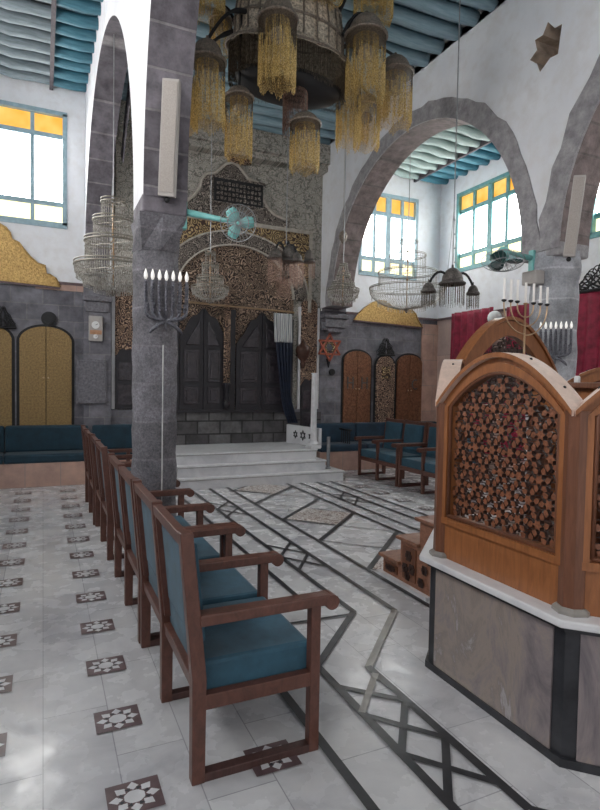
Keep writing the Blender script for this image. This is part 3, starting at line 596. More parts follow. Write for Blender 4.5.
ac = thing('carved_colonnette', 'slim carved wooden colonnette between the black ark doors', 'column', (pc, 8.88, 1.05))
bm = BM(); tube(bm, [(pc, 8.88, 1.48), (pc, 8.88, 2.72)], .055, 12); obj('shaft', bm, 'carved_rose', ac, smooth=True)
bm = BM(); lathe(bm, [(.02, 1.05), (.05, 1.08), (.055, 1.16), (.03, 1.2), (.05, 1.24), (.03, 1.30), (.045, 1.34), (.045, 1.44), (.065, 1.47), (.065, 1.49)], (pc, 8.88, 0), 14); obj('turned_foot', bm, 'ark_door_wood', ac, smooth=True)
bm = BM(); lathe(bm, [(.06, 2.70), (.075, 2.74), (.05, 2.78), (.07, 2.84), (.03, 2.92), (.045, 2.97), (.01, 3.02)], (pc, 8.88, 0), 14); obj('capital', bm, 'carved_rose', ac, smooth=True)
# rod and curtains
ra = onY(188, 302, 8.80); rb = onY(294, 312.5, 8.80)
bm = BM(); tube(bm, [ra, rb], .018, 8); tag(obj('curtain_rod', bm, 'brass'), 'thin horizontal curtain rod across the front of the ark doors', 'rod')
def curtain(name, label, cols, mat, plane='x', depth=8.8, folds=6, amp=.03, cat='curtain', parts=None, par=None, th=.006, nz=26):
    """cols: list of (z, u0, u1) from top to bottom"""
    bm = BM(); nu = folds*8; grid = []
    for k in range(nz+1):
        tt = k/nz; s = tt*(len(cols)-1); i = min(int(s), len(cols)-2); f = s-i; z, u0, u1 = [cols[i][j]*(1-f)+cols[i+1][j]*f for j in range(3)]
        row = []
        for m in range(nu+1):
            q = m/nu; u = u0+(u1-u0)*q; d_ = amp*(.45+.55*tt)*math.sin(q*folds*2*PI+.35*math.sin(tt*4+q*9))+.3*amp*math.sin(q*31)
            row.append(bm.verts.new((u, depth-d_, z) if plane == 'x' else (depth-d_, u, z)))
        grid.append(row)
    for r0, r1 in zip(grid, grid[1:]):
        for m in range(nu): face(bm, [r0[m], r0[m+1], r1[m+1], r1[m]])
    o = obj(name, bm, mat, par, smooth=True); md = o.modifiers.new('solid', 'SOLIDIFY'); md.thickness = th
    if par is None: tag(o, label, cat)
    return o
cols = []
for py, a_, b_ in ((342,276,292.5), (360,277.5,292.5), (380,279.5,291.5), (395,281,291), (408,283,294), (423,288,298)):
    p, q = onY(a_, py, 8.72), onY(b_, py, 8.72); cols.append((p.z, p.x, q.x))
ct = thing('ark_curtain', 'navy ark curtain with striped white top, drawn to the right', 'curtain', (3.8, 8.75, 1.0))
curtain('drape', '', cols, 'navy_curtain', folds=5, amp=.028, depth=8.72, par=ct)
cols = [((p := onY(a_, py, 8.74)).z, p.x, onY(b_, py, 8.74).x) for py, a_, b_ in ((313,274,292.5), (325,274,292.5), (342,275,292.5))]
curtain('striped_valance', '', cols, 'striped_cloth', folds=6, amp=.025, depth=8.74, par=ct)
# side niches (carved panel, marble strips, dark door below)
def niche(label, cxm, w, z0, zm, z1):
    t_ = thing('carved_niche', label, 'niche', (cxm, 8.98, z0))
    top = [(cxm+w*math.cos(a_), z1-.14+.14*math.sin(a_)) for a_ in [PI*k/10 for k in range(11)]]
    bm = BM(); slab(bm, [(cxm-w, zm), (cxm+w, zm)]+top, [], XZ, 8.95, 9.0); obj('carved_panel', bm, 'carved_rose', t_)
    bm = BM(); box(bm, cxm-w-.05, cxm-w-.005, 8.955, 9.0, z0, z1-.15); box(bm, cxm+w+.005, cxm+w+.05, 8.955, 9.0, z0, z1-.15); obj('marble_strip', bm, 'step_marble', t_)
    pts = [(cxm-w, z0), (cxm+w, z0)]+[(cxm+w*math.cos(a_), zm+.08-.1+.14*math.sin(a_)+.02*math.cos(6*a_)) for a_ in [PI*k/14 for k in range(15)]]
    bm = BM(); slab(bm, pts, [], XZ, 8.93, 8.95); dd = obj('door', bm, 'ark_door_wood', t_)
    bm = BM(); box(bm, cxm-w+.04, cxm+w-.04, 8.92, 8.93, z0+.06, z0+.38); box(bm, cxm-w+.04, cxm+w-.04, 8.92, 8.93, z0+.44, zm-.08); obj('raised_panel', bm, 'ark_panel_wood', dd, bevel=.006)
a0, a1 = onY(298, 430, 9), onY(317, 300, 9)
niche('tall carved niche with dark door to the right of the ark', (a0.x+a1.x)/2, .155, onY(298, 434, 9).z, onY(298, 386, 9).z, a1.z)
niche('tall carved niche with dark door left of the ark, beside the stone column', 1.17, .17, 1.06, 1.86, 2.95)
bm = BM(); a_, b_ = onY(330, 322, 8.88), onY(330, 330, 8.88); box(bm, a_.x-.16, a_.x+.16, 8.87, 8.985, b_.z, a_.z); o = obj('stone_shelf', bm, 'grey_stone', bevel=.01); tag(o, 'small dark moulded stone shelf above the red star', 'shelf')
# red star sign
c_ = onY(329.5, 347.5, 8.9); t_ = thing('star_sign', 'red openwork six-pointed star sign on the stone right of the ark', 'sign', (c_.x, 8.9, c_.z-.25))
bm = BM(); star6(bm, Vector((c_.x, 8.9, c_.z)), .235, Vector((1,0,0)), Vector((0,-1,0)), w=.034, th=.03); obj('star', bm, 'red_paint', t_)
bm = BM(); star6(bm, Vector((c_.x, 8.905, c_.z)), .15, Vector((1,0,0)), Vector((0,-1,0)), w=.018, th=.02); obj('inner_star', bm, 'carved_gold', t_)
bm = BM(); tube(bm, [(c_.x, 8.93, c_.z-.2), (c_.x, 8.93, c_.z-.36)], [.05, .008], 8); obj('pendant_tip', bm, 'black_iron', t_)
bm = BM(); c_ = onY(332, 372, 8.97); tube(bm, [(c_.x, 8.95, c_.z), (c_.x, 8.985, c_.z)], .055, 16); tag(obj('round_boss', bm, 'black_iron'), 'small dark round disc on the stone beneath the red star', 'ornament')
# copper doors right
def sq(p0, p1, y): a_, b_ = onY(*p0, y), onY(*p1, y); return a_.x, b_.x, a_.z, b_.z
x0, x1, z0, _ = sq((342, 424), (369, 424), 8.98); zt = onY(355, 351, 8.98).z
def emb_l(t_, cxm, y):
    for s in (-1, 1):
        bm = BM()
        for dx in (-.055, .055): box(bm, cxm+s*.15+dx-.011, cxm+s*.15+dx+.011, y-.012, y+.002, 1.42, 1.64)
        box(bm, cxm+s*.15-.055, cxm+s*.15+.055, y-.012, y+.002, 1.52, 1.545); obj('raised_motif', bm, 'dark_brass', t_)
niche_door('brown copper double-door arched cupboard nearest the red star', x0, x1, .72, zt, 'copper_door', 2, emb_l, rise=.17)
x0, x1, z0, _ = sq((395, 424), (420, 424), 8.98); zt = onY(408, 355, 8.98).z
def emb_r(t_, cxm, y):
    bm = BM(); tube(bm, [(cxm+.13+.07*math.cos(a_), y-.006, 1.52+.09*math.sin(a_)) for a_ in [PI*.35+k*.25 for k in range(18)]], .014, 6); obj('raised_motif', bm, 'dark_brass', t_)
niche_door('brown copper arched cupboard at the far right of the back wall', x0, x1, .72, zt, 'copper_door', 2, emb_r, rise=.17)
x0, x1, z0, _ = sq((375.5, 424), (394, 424), 8.9); zt = onY(385, 356, 8.9).z
def emb_m(t_, cxm, y):
    for s in (-1, 1):
        pts = [(cxm+s*.05-.04, 1.62), (cxm+s*.05+.04, 1.62), (cxm+s*.05+.04, 1.80)]+[(cxm+s*.05+.04*math.cos(a_), 1.80+.05*math.sin(a_)) for a_ in [PI*k/8 for k in range(1, 8)]]+[(cxm+s*.05-.04, 1.80)]
        bm = BM(); slab(bm, pts, [], XZ, y-.02, y); obj('tablet', bm, 'carved_gold', t_)
niche_door('narrow reddish arched cupboard with two pale tablets between the copper doors', x0, x1, .72, zt, 'carved_rose', 1, emb_m, y=8.94, rise=.2)
ornament('black carved leafy ornament over the tablet door', onY(385.5, 355.5, 8.93), .38, .32, seed=5)
bench('dark blue cushioned bench on pink marble beneath the copper doors', 4.28, 7.05, 8.45, 8.975, 3, 'navy_bench', zt=.80)
# loose arm on bench
t_ = thing('bench_armrest', 'small black wooden armrest on the navy bench near the ark steps', 'armrest', (4.85, 8.7, .46))
bm = BM(); beam(bm, (4.86, 8.45, .70), (4.86, 8.83, .70), .05, .03); obj('rail', bm, 'black_iron', t_, bevel=.006)
bm = BM()
for k in range(5): tube(bm, [(4.86, 8.48+.075*k, .46), (4.86, 8.48+.075*k, .70)], .010, 8)
obj('spindles', bm, 'black_iron', t_)
# burgundy curtains right wall
def zc_(p, x): return onX(*p, x).z
c0, c1_ = onX(452, 314, 6.98), onX(494, 310, 6.98)
curtain('red_curtain', 'burgundy curtain on the right wall between the back corner and the globe lamp', [(2.86, c1_.y, c0.y), (1.9, c1_.y, c0.y+.03), (.35, c1_.y-.02, c0.y+.05)], 'burgundy', 'y', 6.97, 6, .045)
curtain('red_curtain', 'burgundy curtain at the right edge beneath the black crest', [(2.84, 4.1, 5.84), (1.9, 4.1, 5.86), (.3, 4.05, 5.92)], 'burgundy', 'y', 6.96, 8, .05)
curtain('red_curtain', 'narrow burgundy curtain just behind the brass menorah, right wall', [(2.82, 6.55, 7.05), (1.9, 6.5, 7.08), (.35, 6.5, 7.1)], 'burgundy', 'y', 6.97, 3, .045)
ornament('black carved crest above the burgundy curtain at the right edge', (6.98, 5.05, 2.86), 1.5, .46, axis='y', n_=12, seed=9)
bm = BM(); beam(bm, (7.0, 4.05, 2.86), (7.0, 5.88, 2.86), .04, .04); tag(obj('curtain_rail', bm, 'maroon_marble'), 'dark red rail above the burgundy curtain at the right edge', 'rail')
g_ = onX(497, 318, 7.0); t_ = thing('globe_lamp', 'white globe wall lamp between two burgundy curtains', 'lamp', (7.0, g_.y, g_.z))
bm = BM(); ball(bm, (6.95, g_.y, g_.z), .12, 18); obj('globe', bm, 'white_paint', t_, smooth=True)
bm = BM(); tube(bm, [(6.99, g_.y, g_.z-.05), (7.08, g_.y, g_.z-.05)], .05, 12); obj('wall_plate', bm, 'white_paint', t_)
# ================================================================== CHAIRS
def make_pew(label, group=None, pitch=.585, nseat=2):
    t_ = thing('armchair_bench', label, 'bench', (0,0,0), group)
    for k in range(nseat+1):
        y = pitch*k
        bm = BM(); pts = [(-.004, 0), (.045, 0), (.048, .40), (-.008, .95), (-.056, .95), (-.006, .40)]; slab(bm, pts, [], lambda u, v, d: (u, d, v), y-.025, y+.025); obj('rear_post', bm, 'chair_wood', t_, world=False, bevel=.004)
        bm = BM(); box(bm, .478, .522, y-.022, y+.022, 0, .602); obj('front_leg', bm, 'chair_wood', t_, world=False, bevel=.004)
        bm = BM(); box(bm, .04, .48, y-.022, y+.022, 0, .034); obj('runner', bm, 'chair_wood_dark', t_, world=False, bevel=.004)
        bm = BM(); pts = [(.02, .596), (.565, .600), (.565, .642), (.02, .640)]; slab(bm, pts, [], lambda u, v, d: (u, d, v), y-.032, y+.032); am = obj('armrest', bm, 'chair_wood', t_, world=False, bevel=.006)
        bm = BM(); tube(bm, [(.568, y-.034, .611), (.568, y+.034, .611)], .031, 18); obj('scroll_end', bm, 'chair_wood', am, world=False)
        bm = BM(); box(bm, .045, .48, y-.020, y+.020, .275, .332); obj('side_rail', bm, 'chair_wood', t_, world=False, bevel=.003)
    for k in range(nseat):
        y0, y1 = pitch*k+.0215, pitch*(k+1)-.0215
        bm = BM(); box(bm, .035, .500, y0, y1, .315, .442); sc_ = obj('seat_cushion', bm, 'blue_seat', t_, world=False, bevel=.018)
        lean = lambda z: -(z-.40)*.099+.010
        bm = BM(); V = [(lean(z)+dx, z) for z, dx in ((.50, .018), (.50, .065), (.89, .065), (.89, .018))]; slab(bm, V, [], lambda u, v, d: (u, d, v), y0+.03, y1-.03); obj('back_cushion', bm, 'blue_seat', t_, world=False, bevel=.012)
        bm = BM(); V = [(lean(.38)+.022, .38), (lean(.38)+.045, .38), (lean(.50)+.045, .50), (lean(.50)+.022, .50)]; slab(bm, V, [], lambda u, v, d: (u, d, v), y0, y1); obj('back_panel', bm, 'blue_seat', t_, world=False)
        for z0, z1 in ((.89, .938), (.325, .38)):
            bm = BM(); V = [(lean(z0)-.008, z0), (lean(z0)+.032, z0), (lean(z1)+.032, z1), (lean(z1)-.008, z1)]; slab(bm, V, [], lambda u, v, d: (u, d, v), y0-.005, y1+.005); obj('top_rail' if z0 > .8 else 'rear_rail', bm, 'chair_wood', t_, world=False, bevel=.003)
        for ya in (y0, y1-.03):
            bm = BM(); V = [(lean(.42)-.004, .42), (lean(.42)+.03, .42), (lean(.9)+.03, .9), (lean(.9)-.004, .9)]; slab(bm, V, [], lambda u, v, d: (u, d, v), ya, ya+.03); obj('back_stile', bm, 'chair_wood', t_, world=False)
        bm = BM(); box(bm, .478, .515, y0-.002, y1+.002, .265, .325); obj('front_rail', bm, 'chair_wood', t_, world=False, bevel=.003)
    return t_
pw = make_pew('nearest wooden two-seat armchair bench with blue cushions, in the foreground'); pw.location = (.505, 2.015, 0)
dup(pw, (.50, 3.248, 0), 'second blue-cushioned wooden armchair bench from the camera, in front of the stone column')
dup(pw, (.49, 4.87, 0), 'blue-cushioned wooden armchair bench standing just beyond the stone column')
dup(pw, (.475, 6.115, 0), 'farthest wooden armchair bench of the left row, closest to the teal wall bench')
dup(pw, (5.27, 7.98, 0), 'wooden armchair bench with blue seats in front of the navy bench, right side', PI, (1, .93, 1))
dup(pw, (5.27, 6.82, 0), 'wooden armchair bench with blue seats half hidden behind the octagonal platform', PI, (1, .93, 1))
# ================================================================== BIMAH
bx, by = 2.895, 1.955; ap = 1.025; S = 2*ap*math.tan(PI/8)
def octo(apo): R_ = apo/math.cos(PI/8); return [(bx+R_*math.cos(PI/8+k*PI/4), by+R_*math.sin(PI/8+k*PI/4)) for k in range(8)]
bi = thing('prayer_platform', 'octagonal carved wooden prayer platform on a marble base at right', 'platform', (bx, by, 0))
def oct_slab(apo, z0, z1, name, mat, bev=0):
    bm = BM(); slab(bm, octo(apo), [], lambda u, v, d: (u, v, d), z0, z1); return obj(name, bm, mat, bi, bevel=bev)
oct_slab(ap+.012, 0, .035, 'skirting', 'dark_marble'); oct_slab(ap-.004, .035, .545, 'base_core', 'dark_marble')
oct_slab(ap+.055, .572, .605, 'marble_ledge', 'step_marble', .008); oct_slab(ap+.012, .545, .572, 'dark_band', 'dark_marble')
def fmat(k):  # local frame of side k: u along side, v up, d outward
    an = k*PI/4; nrm = Vector((math.cos(an), math.sin(an), 0)); tan = Vector((-math.sin(an), math.cos(an), 0))
    return lambda u, v, d: tuple(Vector((bx, by, 0))+tan*u+nrm*d+Vector((0,0,v)))
oct_slab(pa_-.03 if 0 else ap-.12, .6055, .612, 'platform_floor', 'bimah_wood_dark')
for k in range(8):
    bm = BM(); slab(bm, rect(-S/2+.055, S/2-.055, .035, .545), [], fmat(k), ap-.006, ap+.004); obj('marble_panel', bm, 'bimah_marble', bi)
pa = ap-.065   # apothem of woodwork
Sp = 2*pa*math.tan(PI/8)
def archz(u, hw, zs, ri, p=1.9): return zs+ri*(1-min(1, abs(u)/hw)**p)
def lattice(mp, inside, u0, u1, z0, z1, pitch=.112):
    bm = BM(); R3 = math.sqrt(3)
    def clip(poly): return all(inside(u, v) for u, v in poly)
    def pr(poly, d0, d1, mi=0):
        A = [bm.verts.new(mp(u, v, pa+d0)) for u, v in poly]; B = [bm.verts.new(mp(u, v, pa+d1)) for u, v in poly]; face(bm, A, 1); face(bm, B[::-1], mi)
        for i in range(len(poly)): face(bm, [A[i], A[(i+1)%len(poly)], B[(i+1)%len(poly)], B[i]], 1)
    def sp_(c, s, n=1): return [(c[0]+p[0]*s, c[1]+p[1]*s) for p in n]
    j = 0; z = z0-pitch
    while z < z1+pitch:
        u = u0-pitch+(pitch/2 if j % 2 else 0)
        while u < u1+pitch:
            st_ = [(u+(.235 if i % 2 else .135)*pitch*math.sin(i*PI/6), z+(.235 if i % 2 else .135)*pitch*math.cos(i*PI/6)) for i in range(12)]
            if clip(st_): pr(st_, -.011, .014)
            for q in range(6):
                a0 = q*PI/3; c, s = math.cos(a0), math.sin(a0)
                # leaf between neighbouring stars, and a thin chevron strap
                for sgn in (1,):
                    P = [(.235, .0), (.33, .15), (.52, .12), (.47, -.03), (.36, -.105)]
                    poly = [(u+pitch*(c*a_-s*b_), z+pitch*(s*a_+c*b_)) for a_, b_ in P]
                    if clip(poly) and not (rnd_l.random() < .07): pr(poly, -.009, .009)
                P = [(.20, .19), (.46, .24), (.46, .27), (.20, .225)]
                poly = [(u+pitch*(c*a_-s*b_), z+pitch*(s*a_+c*b_)) for a_, b_ in P]
                if clip(poly): pr(poly, -.006, .006, 1)
                P = [(.12, -.014), (.5, -.014), (.5, .014), (.12, .014)]
                poly = [(u+pitch*(c*a_-s*b_), z+pitch*(s*a_+c*b_)) for a_, b_ in P]
                if clip(poly): pr(poly, -.005, .004, 1)
            u += pitch
        z += pitch*R3/2; j += 1
    return bm
rnd_l = random.Random(4)
lat_src = {}
def panel(k, zs=1.425, ri=.215, zb=.605, opn=.83, par=bi, name='side_panel', low=True):
    mp = fmat(k); hw = Sp/2+.0; ihw = .335; izs, iri = zs-.03, ri-.045
    top = [(hw*(1-2*i/28), archz(hw*(1-2*i/28), hw, zs, ri)) for i in range(29)]
    itop = [(ihw*(1-2*i/24), archz(ihw*(1-2*i/24), ihw, izs, iri)) for i in range(25)]
    bm = BM(); slab(bm, [(-hw, zb), (hw, zb)]+top, [[(-ihw, opn), (ihw, opn)]+itop], mp, pa-.03, pa+.03); fr = obj(name, bm, 'bimah_wood', par, bevel=0)
    # inner moulding
    ring_ = [(-ihw, opn), (ihw, opn)]+itop; bm = BM(); tube(bm, [mp(u, v, pa+.028) for u, v in ring_]+[mp(*ring_[0], pa+.028)], .011, 6); obj('bead_moulding', bm, 'bimah_wood_dark', fr, smooth=True)
    # raised bottom and side framing
    bm = BM(); slab(bm, rect(-ihw-.045, -ihw-.01, opn-.045, izs), [], mp, pa+.03, pa+.042); slab(bm, rect(ihw+.01, ihw+.045, opn-.045, izs), [], mp, pa+.03, pa+.042); slab(bm, rect(-ihw-.045, ihw+.045, opn-.045, opn-.012), [], mp, pa+.03, pa+.043); obj('raised_moulding', bm, 'bimah_wood', fr)
    bm = BM(); o1 = [(ihw*(1-2*i/24)*1.10, archz(ihw*(1-2*i/24), ihw, izs+.0, iri+.045)) for i in range(25)]; i1 = [(ihw*(1-2*i/24)*1.015, archz(ihw*(1-2*i/24), ihw, izs, iri+.006)) for i in range(24, -1, -1)]
    slab(bm, o1+i1, [], mp, pa+.03, pa+.042); obj('arch_moulding', bm, 'bimah_wood', fr)
    bm = lattice(mp, lambda u, v: abs(u) < ihw and v > opn and v < archz(u, ihw, izs, iri), -ihw, ihw, opn, izs+iri); obj('star_lattice', bm, ['lattice_wood', 'lattice_dark'], fr)
    # pale cap board bent over the arch
    hc = hw+.018; oc = [(hc*(1-2*i/28), archz(hc*(1-2*i/28), hc, zs-.012, ri+.03)) for i in range(29)]; ic = [(hc*(1-2*i/28), archz(hc*(1-2*i/28), hc, zs-.012, ri+.03)-.022-.0*i) for i in range(28, -1, -1)]
    bm = BM(); slab(bm, oc+ic, [], mp, pa-.045, pa+.062, 0, 1); cp = obj('arch_cap', bm, ['bimah_wood', 'pale_wood'], fr)
    bm = BM()
    for i in (3, 9, 19, 25):
        u, v = oc[i]; p = Vector(mp(u, v, pa)); ball(bm, p, .007, 6)
    obj('screw', bm, 'black_iron', cp)
    return fr
for k in (3, 4, 5, 6, 7, 0, 1): panel(k)
# posts on the corners
for k, (x, y) in enumerate(octo(pa)):
    bm = BM(); tube(bm, [(x, y, .628), (x, y, 1.41)], .054, 8); po = obj('corner_post', bm, 'bimah_wood_dark', bi)
    bm = BM(); tube(bm, [(x, y, .605), (x, y, .618), (x, y, .630)], [.075, .075, .06], 8); obj('post_foot', bm, 'worn_marble', po)
# tall entrance arch on the far side
mp = fmat(2); hw = .43; zs, ri = 1.60, .35; ihw = .34
top = [(hw*(1-2*i/28), archz(hw*(1-2*i/28), hw, zs, ri)) for i in range(29)]; itop = [(ihw*(1-2*i/24), archz(ihw*(1-2*i/24), ihw, zs-.02, ri-.08)) for i in range(25)]
en = obj('entrance_arch', (lambda bm: (slab(bm, [(-hw, 1.32), (hw, 1.32)]+top, [[(-ihw, 1.38), (ihw, 1.38)]+itop], mp, pa-.03, pa+.03), bm)[1])(BM()), 'bimah_wood', bi)
bm = lattice(mp, lambda u, v: abs(u) < ihw and v > 1.38 and v < archz(u, ihw, zs-.02, ri-.08), -ihw, ihw, 1.38, 1.95, .112); obj('star_lattice', bm, ['lattice_wood', 'lattice_dark'], en)
bm = BM(); slab(bm, rect(-hw, -hw+.07, .605, 1.32), [], mp, pa-.03, pa+.03); slab(bm, rect(hw-.07, hw, .605, 1.32), [], mp, pa-.03, pa+.03); obj('door_post', bm, 'bimah_wood', en)
hc = hw+.02; oc = [(hc*(1-2*i/28), archz(hc*(1-2*i/28), hc, zs, ri+.03)) for i in range(29)]; ic = [(u, v-.024) for u, v in oc[::-1]]
bm = BM(); slab(bm, oc+ic, [], mp, pa-.045, pa+.055); obj('arch_cap', bm, 'bimah_wood', en)
# wooden steps at the back
ws = thing('wooden_steps', 'small carved wooden steps behind the octagonal platform', 'steps', (2.9, 3.4, 0))
sx0, sx1 = 2.45, 3.35; ys_ = [3.70, 3.47, 3.24]; zz = [.175, .37, .56]
bm = BM(); box(bm, sx0-.04, sx1+.04, 3.10, 3.74, 0, .03); obj('plinth', bm, 'white_marble', ws)
bm = BM(); slab(bm, [(3.06, .03), (ys_[0], .03), (ys_[0], zz[0]-.025), (ys_[1], zz[0]-.025), (ys_[1], zz[1]-.025), (ys_[2], zz[1]-.025), (ys_[2], zz[2]-.025), (3.06, zz[2]-.025)], [], YZ, sx0, sx1); obj('stringer', bm, 'step_wood', ws)
for y, z, yb in zip(ys_, zz, (ys_[1], ys_[2], 3.06)): bm = BM(); box(bm, sx0-.03, sx1+.03, yb-.01, y+.03, z-.025, z); obj('tread', bm, 'step_wood', ws, bevel=.005)
bm = BM(); slab(bm, rect(3.27, 3.43, .07, .31), [], YZ, sx0-.012, sx0); slab(bm, rect(3.50, 3.66, .06, .12), [], YZ, sx0-.012, sx0)
obj('side_panel', bm, 'bimah_wood_dark', ws)
for cy_, cz_, r in ((3.35, .25, .035), (3.31, .16, .035), (3.39, .15, .033), (3.36, .10, .03), (3.58, .09, .025), (3.54, .095, .02), (3.62, .09, .02), (3.16, .2, .03), (3.18, .3, .03), (3.20, .1, .03)):
    bm = BM()
    for q in range(6):
        a_ = q*PI/3; box(bm, sx0-.020, sx0-.012, cy_+r*.6*math.cos(a_)-r*.40, cy_+r*.6*math.cos(a_)+r*.40, cz_+r*.7*math.sin(a_)-r*.40, cz_+r*.7*math.sin(a_)+r*.40)
    obj('carved_rosette', bm, 'lattice_dark', ws)
# reader desk inside
dk = thing('reading_desk', 'wooden reading desk inside the platform, holding the white bottle', 'desk', (2.9, 1.9, .605))
e0 = onY(556, 381, 2.28)
bm = BM(); box(bm, 2.42, 3.25, 1.80, 2.34, 1.50, 1.53); obj('desk_top', bm, 'bimah_wood_dark', dk, bevel=.006)
bm = BM(); box(bm, 2.46, 3.21, 1.84, 2.30, 1.40, 1.50); obj('apron', bm, 'bimah_wood', dk)
for x in (2.49, 3.18):
    for y in (1.87, 2.27): bm = BM(); box(bm, x-.03, x+.03, y-.03, y+.03, .605, 1.40); obj('leg', bm, 'bimah_wood_dark', dk)
bm = BM(); box(bm, 2.455, 3.215, 1.835, 2.305, 1.30, 1.315); obj('fretwork_rail', bm, 'lattice_wood', dk)
def at_desk(u, v0=1.53):  # point of the desk top seen below pixel column u
    pass
bt = onY(577, 384, 2.22); t_ = thing('small_bottle', 'small white bottle with dark cap on the reading desk', 'bottle', (bt.x, 2.22, 1.53))
bm = BM(); lathe(bm, [(.014, 1.53), (.016, 1.533), (.016, 1.562), (.012, 1.57)], (bt.x, 2.22, 0), 14); obj('body', bm, 'white_paint', t_, smooth=True)
bm = BM(); lathe(bm, [(.009, 1.57), (.009, 1.585), (.008, 1.586)], (bt.x, 2.22, 0), 12); obj('cap', bm, 'burgundy', t_)
# menorah with candles
def menorah_candles():
    y = 2.10; b_ = onY(523, 380, y); t_ = thing('candle_menorah', 'brass branched menorah with tall white candles on the reading desk', 'menorah', (b_.x, y, 1.53))
    X = b_.x; s = onY(524, 380, y).x-b_.x
    ztop = onY(526, 303, y).z
    bm = BM(); lathe(bm, [(.030, 1.53), (.030, 1.535), (.012, 1.55), (.006, 1.57), (.010, 1.60), (.005, 1.62), (.005, ztop-.01), (.011, ztop-.004), (.011, ztop)], (X, y, 0), 14); obj('stem', bm, 'brass', t_, smooth=True)
    offs = [-20, -14, -8.5, 0, 6.5, 13.5, 20.5, 25.5]
    for px_ in (-21, -14.5, -8, 8, 15, 22):
        r = abs(px_)*s; sg = 1 if px_ > 0 else -1
        pts = [(X+sg*r*math.cos(a_), y, ztop-.02-r*1.0*math.sin(a_)*.95) for a_ in [PI/2*q/10 for q in range(11)]]
        bm = BM(); tube(bm, [(X+sg*r, y, ztop)]+pts, .0035, 8); br_ = obj('branch', bm, 'brass', t_, smooth=True)
        bm = BM(); lathe(bm, [(.004, -.006), (.012, 0), (.012, .006), (.006, .008)], (X+sg*r, y, ztop), 10); obj('cup', bm, 'black_iron', br_)
    for px_, h in ((-21, 66), (-14.5, 64), (-8, 66), (0, 60), (8, 60), (15, 56), (22, 54)):
        x = X+px_*s; bm = BM(); tube(bm, [(x, y, ztop+.004), (x, y, ztop+.004+h*.33*s*.72)], .0062, 10); obj('candle', bm, 'candle', t_)
menorah_candles()
# wall menorahs
def wall_menorah(label, c, scale, nrm, tanv):
    """silver relief menorah on a column face"""
    t_ = thing('wall_menorah', label, 'menorah', c); c = Vector(c); nrm = Vector(nrm).normalized(); tanv = Vector(tanv).normalized(); up = Vector((0,0,1))
    P = lambda u, v, d=0: c+tanv*u*scale+up*v*scale+nrm*d*scale
    N_ = 7
    curv = lambda u: -.55*u*u*0
    for i in range(N_):
        u = -.5+i/(N_-1)
        bm = BM()
        if i == 3: pts = [P(0, .22, .05), P(0, 1.15, .07)]
        else: pts = [P(u*(1-(1-math.sin(a_))**2.2), .28+.42*(1-math.cos(a_)) , .05) for a_ in [PI/2*q/9 for q in range(10)]]+[P(u, 1.15, .06)]
        tube(bm, pts, .047*scale, 8); br_ = obj('branch', bm, 'silver_relief', t_, smooth=True)
        bm = BM()
        for q in range(9): ball(bm, P(u*(1 if q > 2 else .9), .50+.075*q, .085), .042*scale, 6)
        obj('beaded_relief', bm, 'silver_relief', br_, smooth=True)
        bm = BM(); b0 = P(u, 1.15, .06); lathe(bm, [(.03*scale, 0), (.045*scale, .05*scale), (.03*scale, .10*scale)], b0, 10); obj('socket', bm, 'silver_relief', br_)
        bm = BM(); lathe(bm, [(.022*scale, .10*scale), (.048*scale, .17*scale), (.045*scale, .24*scale), (.02*scale, .33*scale), (.004*scale, .37*scale)], b0, 12); obj('bulb', bm, 'bulb_white', br_, smooth=True)
    bm = BM()
    tube(bm, [P(0, .2, .05), P(0, -.0, .05)], .03*scale, 8)
    for s in (-1, 1): tube(bm, [P(0, .24, .05), P(s*.18, .16, .05), P(s*.34, .02, .04), P(s*.40, -.06, .03)], [.05*scale, .05*scale, .045*scale, .02*scale], 8)
    obj('foot', bm, 'silver_relief', t_, smooth=True)
    return t_
wc = onY(166, 333, 4.40)
wall_menorah('silver relief menorah with seven white bulbs on the dark left column', (wc.x+.005, 4.42, wc.z+.015), .31, (-.25,-1,0), (1,-.1,0))
wc = onX(561, 365, 4.36)
wall_menorah('silver relief menorah with white bulbs on the pale right pier', (4.515, 3.925, wc.z+.02), .27, (-1,-1,0), (.7,-.7,0))
bm = BM(); p = onY(163, 345, 4.42); tube(bm, [(p.x, 4.415, p.z-.0), (p.x, 4.42, .75), (p.x, 4.425, .3)], .005, 6); tag(obj('cable', bm, 'cord'), 'thin pale cable running down the dark column from the menorah', 'cable')
# ================================================================== SPEAKERS
def speaker(label, top, bot, w, d, nrm, tanv):
    t_ = thing('column_speaker', label, 'speaker', bot); top, bot = Vector(top), Vector(bot); nrm = Vector(nrm).normalized()
    bm = BM(); beam(bm, bot, top, w, d, up=nrm); obj('cabinet', bm, 'cream_plastic', t_, bevel=.006)
    off = nrm*(d/2+.003); e_ = (top-bot)*.03
    bm = BM(); beam(bm, bot+e_+off, top-e_+off, w*.82, .008, up=nrm); obj('grille', bm, 'speaker_grille', t_)
    bm = BM(); s_ = bot-nrm*(d/2+.01); tube(bm, [bot+(top-bot).normalized()*-.03, s_-nrm*.03+Vector((0,0,.03))], .013, 8); ball(bm, bot-(top-bot).normalized()*.02, .022, 10); obj('swivel_bracket', bm, 'black_iron', t_, smooth=True)
a_, b_ = onY(172, 80, 4.20), onY(167, 197, 4.34)
speaker('beige column loudspeaker on the dark left pier', a_, b_, .125, .07, (-.45,-1,-.05), (1,0,0))
a_, b_ = onX(580, 176, 4.36), onX(569, 257, 4.36)
speaker('beige column loudspeaker tilted forward on the pale right pier', a_, b_, .10, .08, (-1,-.8,-.1), (1,0,0))
